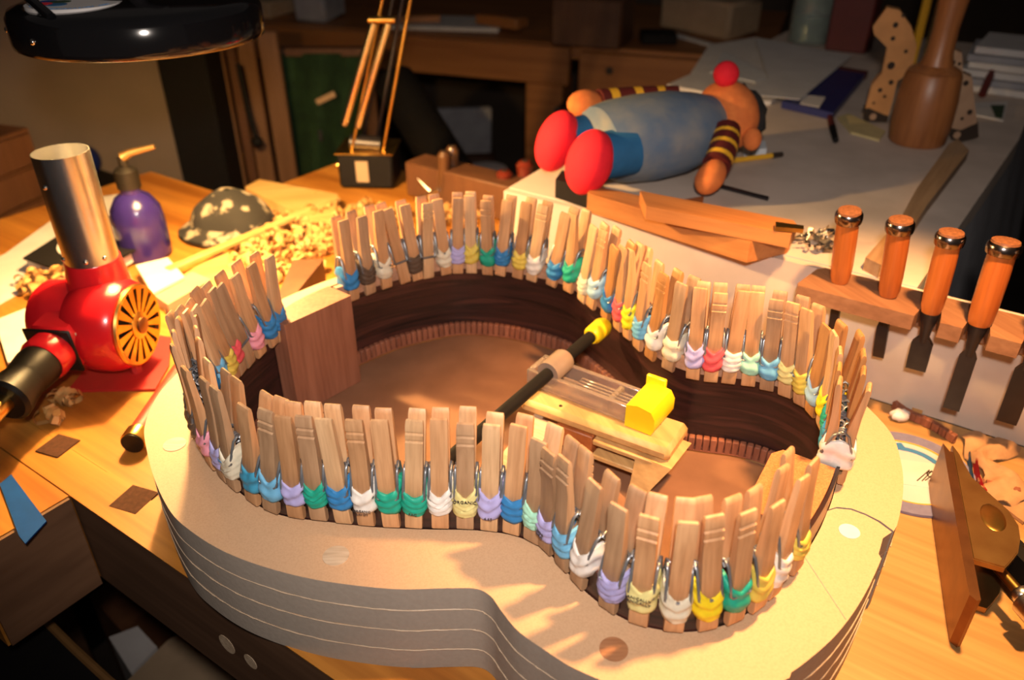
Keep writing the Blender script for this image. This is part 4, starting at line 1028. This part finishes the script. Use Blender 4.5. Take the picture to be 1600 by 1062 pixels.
# spotted wooden animal behind the mallet
Y1, Y2 = at(1370, 189, TZ).y, at(1500, 219, TZ).y
def fig(pts, Y, th, name, mat, parent, org):
    P = [aty(*p, Y)-org for p in pts]
    mb = MB(); mb.loft([[(p.x+a*.4, p.y+a, p.z) for p in P] for a in (-th/2, th/2)]); return mb.build(name, mat, parent)
go1 = aty(1370, 188, Y1); go1.z = TZ; go2 = aty(1500, 218, Y2); go2.z = TZ
gi1 = empty('spotted_figurine', go1, 0, 'bright tan wooden figurine with dark spots and bent head beside mallet', 'figurine')
gi2 = empty('spotted_figurine', go2, 0, 'dull tan headless spotted figurine between the mallet and magazines', 'figurine')
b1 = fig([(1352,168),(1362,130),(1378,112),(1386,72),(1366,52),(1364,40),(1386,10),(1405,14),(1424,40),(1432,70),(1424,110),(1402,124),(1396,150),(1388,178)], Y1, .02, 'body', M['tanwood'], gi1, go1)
f1_ = fig([(1349,167),(1358,166),(1388,179),(1386,188),(1350,186)], Y1, .022, 'foot', M['spot'], gi1, go1)
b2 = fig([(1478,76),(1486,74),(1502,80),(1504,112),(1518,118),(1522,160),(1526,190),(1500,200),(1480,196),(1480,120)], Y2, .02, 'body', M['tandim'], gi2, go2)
f2_ = fig([(1480,197),(1500,200),(1527,188),(1528,210),(1500,218),(1486,213)], Y2, .022, 'foot', M['spot'], gi2, go2)
for par, Y_, L_ in ((b1, Y1, [(1399,37,4.2),(1392,100,6),(1392,126,4),(1375,138,3.5),(1382,148,2.5),(1415,78,3),(1395,58,3.5),(1411,22,3),(1365,158,2)]), (b2, Y2, [(1488,95,3.5),(1498,97,2.5),(1508,127,4),(1490,158,4),(1514,172,4),(1484,184,3.0),(1502,182,2.5)])):
    for px, py, r_ in L_:
        p = aty(px, py, Y_)-(go1 if par is b1 else go2); MB().lathe([(r_*.0009, .0), (r_*.0009, .0006)], 14, (p.x-.004, p.y-.0101, p.z), (0,-1,0)).build('spot', M['spot'], par)
for par, Y_, px, py in ((f1_, Y1, 1364, 179), (f2_, Y2, 1494, 207)):
    p = aty(px, py, Y_)-(go1 if par is f1_ else go2); MB().lathe([(.005, 0), (.005, .0006)], 16, (p.x-.0044, p.y-.0111, p.z), (0,-1,0)).build('foot_dot', M['tandim'], par)
# papers, blue pad, note, pencil, eraser
tsheet('paper_stack', ((1042,132),(1078,116),(1108,70),(1180,58),(1290,78),(1225,142),(1205,158),(1180,158)), .006, M['paper'], 'stack of large white drawing sheets on the table', 'papers')
tsheet('top_sheet', ((1110,112),(1130,80),(1205,118),(1180,128)), .0015, M['white'], 'folded white sheet on top of the drawing stack', 'paper', z=TZ+.0068)
tsheet('drawing_sheet', ((1180,60),(1332,86),(1250,155),(1158,146),(1200,122)), .0012, M['paperdim'], 'greyish drawing sheet overlapping the paper stack', 'paper', z=TZ+.0130)
bp_ = empty('blue_pad', at(1290, 145, TZ), 0, 'dark blue writing pad with white label under the papers', 'pad')
BO = bp_.location.copy()
bc = MB().prism(rel(((1222,158),(1298,106),(1353,114),(1302,176)), TZ+.012, BO), .0012, .0118).build('pad_cover', M['bluecover'], bp_)
MB().prism(rel(((1298,106),(1304,102),(1357,111),(1353,115)), TZ+.012, BO), .0012, .0121).build('red_binding', M['maroon'], bp_)
MB().prism(rel(((1256,148),(1290,152),(1280,168),(1250,162)), TZ+.012, BO), .0118, .0126).build('white_label', M['paper'], bc)
tsheet('sticky_note', ((1308,182),(1326,177),(1384,204),(1374,218),(1330,206)), .003, M['postit'], 'yellowed sticky notes lying by the mallet', 'note')
pk = empty('pocket_knife', at(1302, 205, TZ), 0, 'small maroon penknife on the table paper', 'knife')
MB().tube([at(1297,183,TZ+.006)-pk.location, at(1301,200,TZ+.006)-pk.location], [.0045,.005], 10).build('scale', M['maroon'], pk)
MB().tube([at(1301,200,TZ+.006)-pk.location, at(1306,219,TZ+.005)-pk.location], [.005,.004], 10).build('bolster', M['blackmat'], pk)
pc = empty('pencil', at(1160, 250, TZ), 0, 'yellow pencil with dark tip beyond the doll', 'pencil')
a, b = at(1085, 258, TZ+.0045)-pc.location, at(1206, 243, TZ+.0045)-pc.location
MB().tube([a, b], .0036, 6).build('shaft', M['pencil'], pc); MB().tube([b, at(1222,241,TZ+.0045)-pc.location], [.0038,.0034], 8).build('end_cap', M['spot'], pc)
tsheet('eraser', ((1162,222),(1196,220),(1198,232),(1164,234)), .009, M['eraser'], 'white block eraser near the pencil', 'eraser')
tsheet('scriber', ((1094,279),(1202,307),(1200,310),(1092,282)), .003, M['darksteel'], 'thin dark steel scriber on the white paper', 'scriber')
tsheet('padauk_chip', ((1070,311),(1100,306),(1098,318),(1072,320)), .003, M['padred'], 'small red wood chip beside the doll hand', 'wood chip', z=TZ)
tsheet('leaflet', ((1524,160),(1575,158),(1568,188),(1520,178)), .002, M['paper'], 'white leaflet with green and yellow print at table edge', 'leaflet')
tsheet('green_print', ((1548,164),(1570,164),(1566,184),(1556,182)), .001, M['green'], 'green printed card on the white leaflet', 'card', z=TZ+.0028)

# ------------------------------------------------------------------ rag doll in a denim smock, lying on its back with feet on a tin
dl0, dl1 = Vector((.075, .895, .172)), Vector((.262, .985, .182))
dd = (dl1-dl0).normalized(); side = dd.cross(Vector((0,0,1))).normalized(); up = side.cross(dd).normalized()
doll = empty('rag_doll', (.16, .94, TZ), 0, 'stuffed rag doll in denim smock and red shoes lying on table', 'doll')
DO = doll.location
def dp(a, s_, u_): return dl0 + dd*a + side*s_ + up*u_ - DO
DM = Matrix((dd, side, up)).transposed()
# tin under the feet
tn = sheet('flat_tin', ((868,280),(878,266),(930,276),(925,298)), TZ+.0004, .022, M['blackmat'], 'flat dark tin with gold print under the doll shoes', 'tin')
rings = []
for a, hs, hu, cu in ((.028,.046,.040,.004),(.05,.056,.047,.0),(.09,.060,.050,-.002),(.13,.057,.049,-.003),(.165,.048,.043,-.004),(.188,.034,.034,-.002)):
    rings.append([dp(a, hs*math.cos(2*PI*i/28)*(1+.04*math.sin(3*i)), cu + hu*math.sin(2*PI*i/28)) for i in range(28)])
smk = MB().loft(rings).build('denim_smock', M['denim'], doll)
for s_ in (-1, 1):
    c = (dl0 - DO) + side*(.036*s_) + dd*(-.006 if s_ < 0 else -.004) + up*(.0 if s_ > 0 else .004)
    mat_ = Matrix((dd, side, up)).transposed() @ Matrix.Rotation(R(-12*s_), 3, 'Z') @ Matrix.Rotation(R(25), 3, 'Y')
    MB().ell(c, (.023, .029, .037), mat_, 24, 16, fn=lambda q: 1 - .08*q.z).build('shoe', M['redfelt'], doll)
    MB().loft([[dp(a, .033*s_+r_*math.cos(2*PI*i/18), r_*math.sin(2*PI*i/18)) for i in range(18)] for a, r_ in ((.006,.026),(.05,.028))]).build('trouser_leg', M['bluefelt'], doll)
hdc = dp(.212, 0, .004)
hd_ = MB().ell(hdc, (.034, .046, .042), DM, 28, 18).build('head', M['plush'], doll)
MB().ell(dp(.205, 0, .055), (.0155,)*3, DM, 18, 12).build('pompom', M['redfelt'], hd_)
MB().ell(dp(.236, 0, .0), (.014, .042, .036), DM, 24, 14, fn=lambda q: 1+.1*math.sin(13*q.y)*math.sin(11*q.z)).build('yarn_hair', M['hair'], hd_)
MB().ell(dp(.212, .050, -.012), (.011, .012, .014), DM, 16, 10).build('ear', M['plush'], hd_)
stripes = [M['maroon'], M['maroon'], M['pencil']]
for s_, pts in ((1, [(.175,.046,.004),(.160,.066,-.006),(.135,.082,-.020)]), (-1, [(.17,-.046,.02),(.13,-.066,.022),(.070,-.070,.026)])):
    P = [dp(*p) for p in pts]; n_ = 10
    arm = None
    for k in range(n_):
        t0, t1 = k/n_, (k+1)/n_
        def bz(t): return P[0]*(1-t)**2 + P[1]*2*t*(1-t) + P[2]*t*t
        o = MB().tube([bz(t0), bz((t0+t1)/2), bz(t1)], .0165, 16).build('sleeve_stripe', stripes[k % 3], doll)
    e = (P[2]-P[1]).normalized(); hM_ = Matrix((e, e.orthogonal().normalized(), e.cross(e.orthogonal().normalized()))).transposed()
    MB().ell(P[2]+e*.018, (.024,.018,.015), hM_, 20, 12).build('hand', M['plush'], doll)

# ------------------------------------------------------------------ tools standing behind the guitar, by the lamp
def tool(px, py0, py1, Y, r_, mat, label, name='wood_gouge', lean=0):
    a, b = aty(px, py0, Y), aty(px+lean, py1, Y); a.z = max(a.z, .0)
    t = empty(name, a, 0, label, 'gouge'); d = b-a; L_ = d.length
    MB().lathe([(r_*.6, .0), (r_*.7, L_*.15), (r_*1.0, L_*.5), (r_*.85, L_*.75), (r_, L_*.92), (r_*.6, L_)], 20, (0,0,0), d).build('grip', mat, t)
    MB().lathe([(r_*.35, L_-.0005), (r_*.35, L_+.0008)], 12, (0,0,0), d).build('hole', M['spot'], t)
    return t
CADDY = at(760, 330, 0)
cd = empty('tool_caddy', (T(-.695, .92, .0005)), RZ, 'dark wooden tool box holding handles behind the guitar rim', 'tool box')
MB().box((0,0,.028), (.24, .05, .054), 0, .002).build('caddy_body', M['oakdark'], cd)
tool(694, 330, 236, 1.165, .0105, M['brownhandle'], 'dark brown gouge handle nearest the lamp base behind clothespins')
tool(712, 330, 228, 1.185, .0105, M['brownhandle'], 'dark brown gouge handle leaning behind another dark handle', lean=-6)
tool(788, 330, 266, 1.13, .0125, M['redgloss'], 'glossy oxblood red gouge handle behind the clothespins')
tool(820, 330, 251, 1.14, .0135, M['redgloss'], 'taller reddish brown gouge handle by the table corner')
for (a, b, lbl) in (((640,262),(690,318),'steel bar leaning behind the dark tool handles'), ((630,322),(686,296),'flat steel bar lying beyond the clothespins')):
    p, q = aty(*a, 1.2), aty(*b, 1.16); o = MB().tube([(0,0,0), q-p], .004, 8).build('steel_bar', M['steel']); o.location = p; tag(o, lbl, 'steel bar')

# ------------------------------------------------------------------ far workbench across the room
b0, b1_ = at(400, 34, 0), at(1081, 84, 0); be = (b1_-b0).normalized(); bn = Vector((-be.y, be.x, 0)); bz_ = math.atan2(be.y, be.x)
bb = empty('far_workbench', (b0.x, b0.y, FZ), bz_, 'orange-brown oak workbench standing across the dark workshop', 'workbench')
bbi = Matrix.Rotation(-bz_, 3, 'Z')
def bl(p): q = bbi @ (Vector(p)-Vector((b0.x, b0.y, 0))); return Vector((q.x, q.y, q.z-FZ))      # world -> local of the far bench
LB = (b1_-b0).length
TH_ = -FZ
MB().box((LB/2-.25, .40, TH_-.02), (LB+.9, .80, .04), 0, .003).build('bench_top', M['oak'], bb)
MB().box((.26, -.0165, TH_-.055), (1.62, .03, .105), 0, .003).build('front_rail', M['oak'], bb)
dw = MB().box((1.30, -.018, TH_-.085), (.40, .03, .15), 0, .003).build('drawer_front', M['oak'], bb)
for x in (1.19, 1.42): MB().lathe([(.011, 0), (.011, .001)], 16, (x, -.0332, TH_-.055), (0,-1,0)).build('dog_hole', M['spot'], dw)
for x in (-.55, .985, 1.55):
    MB().box((x, .06, (TH_-.11)/2), (.115, .11, TH_-.11), 0, .004).build('leg', M['oak'], bb)
MB().box((.30, .08, .40), (1.3, .05, .09), 0, .004).build('stretcher', M['oakdark'], bb)
vs_ = MB().box((1.115, .05, TH_+.065), (.20, .17, .128), 0, .006).build('vise_block', M['oakdark'], bb)
MB().cyl((1.06, -.02, TH_-.16), (1.06, -.10, TH_-.16), .009, None, 12).build('vise_screw', M['steel'], bb)
# things on the far bench
def onbench(name, x, y, size, rz, mat, label, cat, z=0):
    p = Vector((b0.x, b0.y, 0)) + be*x + bn*y; o = MB().box((0,0,size[2]/2), size, 0, min(size)*.1).build(name, mat); o.location = (p.x, p.y, .0006+z); o.rotation_euler = (0,0,bz_+rz); return tag(o, label, cat)
onbench('paper_pile', .62, .16, (.34,.20,.012), .2, M['paperdim'], 'loose grey papers on the far oak bench', 'papers')
onbench('wood_offcut', .50, .10, (.20,.05,.02), .5, M['oak'], 'orange offcut lying across the far bench papers', 'offcut', .013)
onbench('wood_offcut', .80, .14, (.16,.06,.03), -.3, M['oak'], 'thick orange offcut near the far bench vise', 'offcut', .013)
onbench('magazine_file', .17, .12, (.11,.16,.10), .1, M['drape'], 'grey magazine box on the far bench', 'box')
onbench('tool_tray', -.10, .14, (.24,.14,.05), -.1, M['card'], 'shallow brown tray at the dark end of the far bench', 'tray')
onbench('metal_rule', 1.42, .14, (.30,.022,.006), -.75, M['white'], 'long pale rule on the far bench beside the vise block', 'ruler')
onbench('parts_box', 1.40, .34, (.26,.16,.10), -.5, M['card'], 'open brown parts box at the back of the far bench', 'box')
onbench('dark_tray', 1.29, .12, (.10,.08,.03), .3, M['blackmat'], 'small black tray next to the vise block', 'tray')
# under the far bench
p = aty(760, 250, 2.25)
bk_ = empty('white_bucket', (p.x, p.y, FZ), 0, 'white plastic tub under the far bench', 'tub')
MB().lathe([(.06, .43), (.075, .44), (.078, .56), (.06, .60), (.02, .605)], 28, (0,0,0)).build('tub_body', M['paperdim'], bk_)
MB().box((0,0,.2145), (.20, .20, .428), 0, .004).build('crate_stand', M['oakdark'], bk_)
o = MB().box((0,0,0), (.22, .02, .16), 0, .004).build('grey_sheet', M['drape']); o.location = aty(712, 128, 2.55); o.location.z = -.20; o.rotation_euler = (R(12), 0, .1)
tag(o, 'pale grey sheet leaning under the far bench', 'sheet')
o.location.z = FZ+.62
MB_ = MB().box((0,0,(.535)/2), (.24,.12,.535), 0, .003).build('storage_crate', M['oakdark']); MB_.location = (o.location.x, o.location.y+.0, FZ); tag(MB_, 'dark storage crate under the far bench behind the white tub', 'crate')
p0, p1 = aty(618, 130, 1.9), aty(735, 320, 1.6)
p1.z = max(p1.z, FZ+.05)
o = MB().tube([(0,0,0), p1-p0, (p1-p0)*2.6], .05, 16).build('black_pipe', M['blackmat']); o.location = p0; tag(o, 'thick black pipe leaning in the dark behind the lamp', 'pipe')
# green canvas hanging from the bench edge, with a wooden peg
P = []
for i in range(13):
    r_ = []
    for j in range(10):
        u_ = i/12; v_ = j/9; px = 436+128*u_ + (26 if False else 0)*v_; py = 84 + 230*v_
        q = aty(px + 22*v_*(1-u_), py, 2.02 + .03*math.sin(u_*9+v_*2)); r_.append(q)
    P.append(r_)
cnv = empty('green_canvas', aty(500, 84, 2.02), 0, 'dark green canvas apron hanging beside the lamp arm', 'canvas')
CO = cnv.location.copy()
mb = MB(); mb.grid([[v-CO for v in r] for r in P]); mb.grid([[v-CO+Vector((0,.004,0)) for v in r] for r in P]); mb.build('cloth', M['green'], cnv, recalc=False)
pg = aty(509, 153, 1.985)
o = MB().box((0,0,0), (.052,.008,.014), 0, .001, Euler((0, R(-24), 0)).to_matrix()).build('hanging_peg', M['pin_a'], cnv); o.location = pg-CO
o = MB().box((0,0,0), (.010,.008,.030), 0, .001).build('grey_clip', M['steel'], cnv); o.location = aty(501, 212, 1.985)-CO
hk = MB().box((0,0,0), (.24,.03,.02), 0, .002).build('hanging_rail', M['oakdark'], cnv); hk.location = aty(500, 80, 2.05)-CO
for dx in (-.11, .11):
    o = MB().box((0,0,0), (.03,.03,1), 0, .002).build('rail_post', M['oakdark'], cnv); o.scale = (1,1,(hk.location.z+CO.z-FZ)); o.location = hk.location + Vector((dx, .031, -(hk.location.z+CO.z-FZ)/2+.0))
# panels and boards standing at the back left
def upright(name, px0, px1, pyt, Y, th, mat, label, cat, lean=0, ztop=None):
    a, b = aty(px0, pyt, Y), aty(px1, pyt, Y); z1 = ztop if ztop is not None else a.z
    o = MB().box((0,0,(z1-FZ)/2), (abs(b.x-a.x), th, z1-FZ), 0, .003).build(name, mat); o.location = ((a.x+b.x)/2, Y, FZ); o.rotation_euler = (0, lean, 0); return tag(o, label, cat)
upright('cream_panel', -140, 252, 90, 1.82, .02, M['cream'], 'large cream board standing behind the bench under the lamp hood', 'board', 0, .42)
upright('cream_panel', -420, -150, 90, 1.80, .02, M['cream'], 'second cream board at the dark end of the room', 'board', 0, .40)
upright('black_cabinet', 254, 330, 70, 1.80, .10, M['blackmat'], 'narrow black cabinet beside the cream board', 'cabinet', 0, .35)
for i, (a, b, Y, mt, lb) in enumerate(((334, 352, 1.86, 'brownboard', 'narrow brown board next to the black cabinet'), (358, 372, 1.88, 'oakdark', 'dark narrow board, second from the black cabinet'), (376, 402, 1.90, 'brownboard', 'brown board with a black cord hanging in front'), (410, 440, 1.92, 'brownboard', 'wide brown board beside the green canvas'))):
    upright('standing_board', a, b, 100, Y, .02, M[mt], lb, 'board', 0, .12)
p = aty(372, 100, 1.80)
cdd = MB().tube([(0,0,0), (.004,0,-.10), (.012,0,-.16)], .006, 8); cdd.ell((.013,0,-.172), (.014,.012,.012))
o = cdd.build('hanging_cord', M['blackmat']); o.location = p; tag(o, 'black cord with plug hanging before the brown boards', 'cord')
# low black cabinet behind the bench, chest of small drawers on it
lo_ = MB().prism(poly([(-1.8, .22), (-1.30, .22), (-1.30, .92), (-1.8, .92)]), FZ+.0005, -.152).build('low_cabinet', M['blackmat']); tag(lo_, 'low black cabinet behind the bench carrying the drawer chest', 'cabinet')
c0, c1 = at(-70, 432, -.15), at(96, 352, -.15); e = (c1-c0); Lc = e.length; e.normalize(); ca = math.atan2(e.y, e.x)
ch = empty('drawer_chest', (c0+c1)/2 + Vector((0,0,.0006)), ca, 'small brown wooden chest of drawers on the bench end', 'chest')
hz = .19
MB().box((0, .085, hz/2), (Lc, .16, hz), 0, .002).build('case', M['oakdark'], ch)
for i in range(3):
    z = .033 + i*.061
    dw = MB().box((0, .001, z+.001), (Lc-.014, .010, .055), 0, .002).build('drawer', M['oakdark'], ch)
    MB().box((-Lc*.12, -.0042, z+.006), (.05, .002, .006), 0).build('finger_slot', M['spot'], dw)
o = MB().ell((0,0,.028), (.034,.03,.027), None, 20, 12).build('blue_black_ball', M['bluecover']); o.scale = (1.5,1.5,1.5); o.location = at(128, 282, -.15) + Vector((0,0,.001)); tag(o, 'dark blue rounded cushion beyond the drawer chest', 'cushion')
# far right: box, jar, magazines, red hose
tsheet('far_box', ((1292,82),(1300,62),(1372,70),(1364,92)), .20, M['maroon'], 'dark maroon box standing at the table end', 'box') if False else None
def standing(name, px, py, w, d, h_, mat, label, cat, z=TZ, rz=0):
    p = at(px, py, z); o = MB().box((0,0,h_/2+.0006), (w, d, h_), 0, .003).build(name, mat); o.location = (p.x, p.y, z); o.rotation_euler = (0,0,rz); return tag(o, label, cat)
standing('maroon_box', 1325, 78, .08, .06, .22, M['maroon'], 'dark maroon box standing behind the drawing sheets', 'box', TZ, RZ)
jp = at(1262, 66, TZ)
jr = empty('glass_jar', jp, 0, 'clear glass jar half full of grey-green liquid behind the papers', 'jar')
MB().lathe([(.040,.0008),(.042,.004),(.042,.13),(.036,.14),(.036,.15),(.034,.15),(.034,.14),(.039,.128),(.039,.006),(.0,.005)], 28, caps=False).build('jar_glass', M['glass'], jr)
MB().lathe([(.038,.0065),(.038,.055)], 24).build('liquid', plain('grey_green_liquid', (.16,.20,.18), .3), jr)
for i in range(6):
    p = at(1572, 128, TZ); o = MB().box((0,0,0), (.20, .15, .011), 0, .001).build('magazine', (M['paper'], M['drape'], M['paperdim'])[i % 3]); o.location = T(-.105+.012*(i % 2)+.05, 1.62, TZ+.0065+i*.0122); o.rotation_euler = (0,0,RZ+.06*((i*5) % 3-1))
    tag(o, 'magazine, %s from the table up in the stack behind the figurine' % ORD[i], 'magazine', 'magazines stacked at the table end')
hp = [at(1490, 128, TZ), at(1512, 132, TZ), at(1534, 138, TZ), at(1540, 146, TZ), at(1532, 156, TZ)]
o = MB().tube([p-hp[0]+Vector((0,0,.008+.04*math.sin(PI*i/4))) for i, p in enumerate(hp)], .006, 8).build('red_hose', M['maroon']); o.location = hp[0]; tag(o, 'dark red hose looping beside the spotted figurine', 'hose')
for i, (px, mt, lb) in enumerate(((1424, 'pencil', 'yellow ruler standing behind the mallet handle'), (1446, 'postit', 'pale marked stick behind the mallet handle'))):
    a = at(px, 100, TZ); o = MB().box((0,0,.13), (.014,.008,.258), 0, .001).build('standing_stick', M[mt]); o.location = a; tag(o, lb, 'stick')
# ------------------------------------------------------------------ clutter on the floor in front of the bench
def low(name, pts, z, th, mat, label, cat): return sheet(name, pts, z, th, mat, label, cat)
cz = -.40
cb = at(330, 1040, cz)
low('cardboard_box', ((200,1062),(262,1000),(330,960),(450,1062),(430,1150),(260,1150)), FZ+.0005, cz-FZ, M['card'], 'brown cardboard carton on the floor beside the bench', 'carton')
low('wooden_crate', ((140,930),(200,885),(250,940),(190,985)), FZ+.0005, cz-.06-FZ, M['oakdark'], 'dark wooden crate on the floor under the vise jaw', 'crate')
low('white_container', ((170,995),(215,978),(245,1010),(205,1052)), FZ+.0005, cz-.03-FZ, M['paperdim'], 'pale container standing between crate and carton', 'container')
rimpts = [at(*p, -.16) for p in ((-60, 800), (-2, 884), (62, 964), (112, 1014), (168, 1066), (240, 1125))]
bg_o = empty('leaning_board', (rimpts[2].x, rimpts[2].y, FZ), 0, 'black curved board with worn brown top edge in front of bench', 'board')
off = Vector((-.05, -.05, 0)); BL = bg_o.location
mb = MB(); mb.loft([[(p-BL)+Vector((0,0,0)), (p-BL)+Vector((off.x, off.y, 0)), Vector((p.x-BL.x+off.x, p.y-BL.y+off.y, .001)), Vector((p.x-BL.x, p.y-BL.y, .001))] for p in rimpts]); mb.build('board_body', M['blackmat'], bg_o)
MB().tube([p-BL+Vector((.001,.001,.001)) for p in rimpts], .004, 8).build('worn_edge', plain('rusty_rim', (.20,.10,.03), .6, ns=60), bg_o)
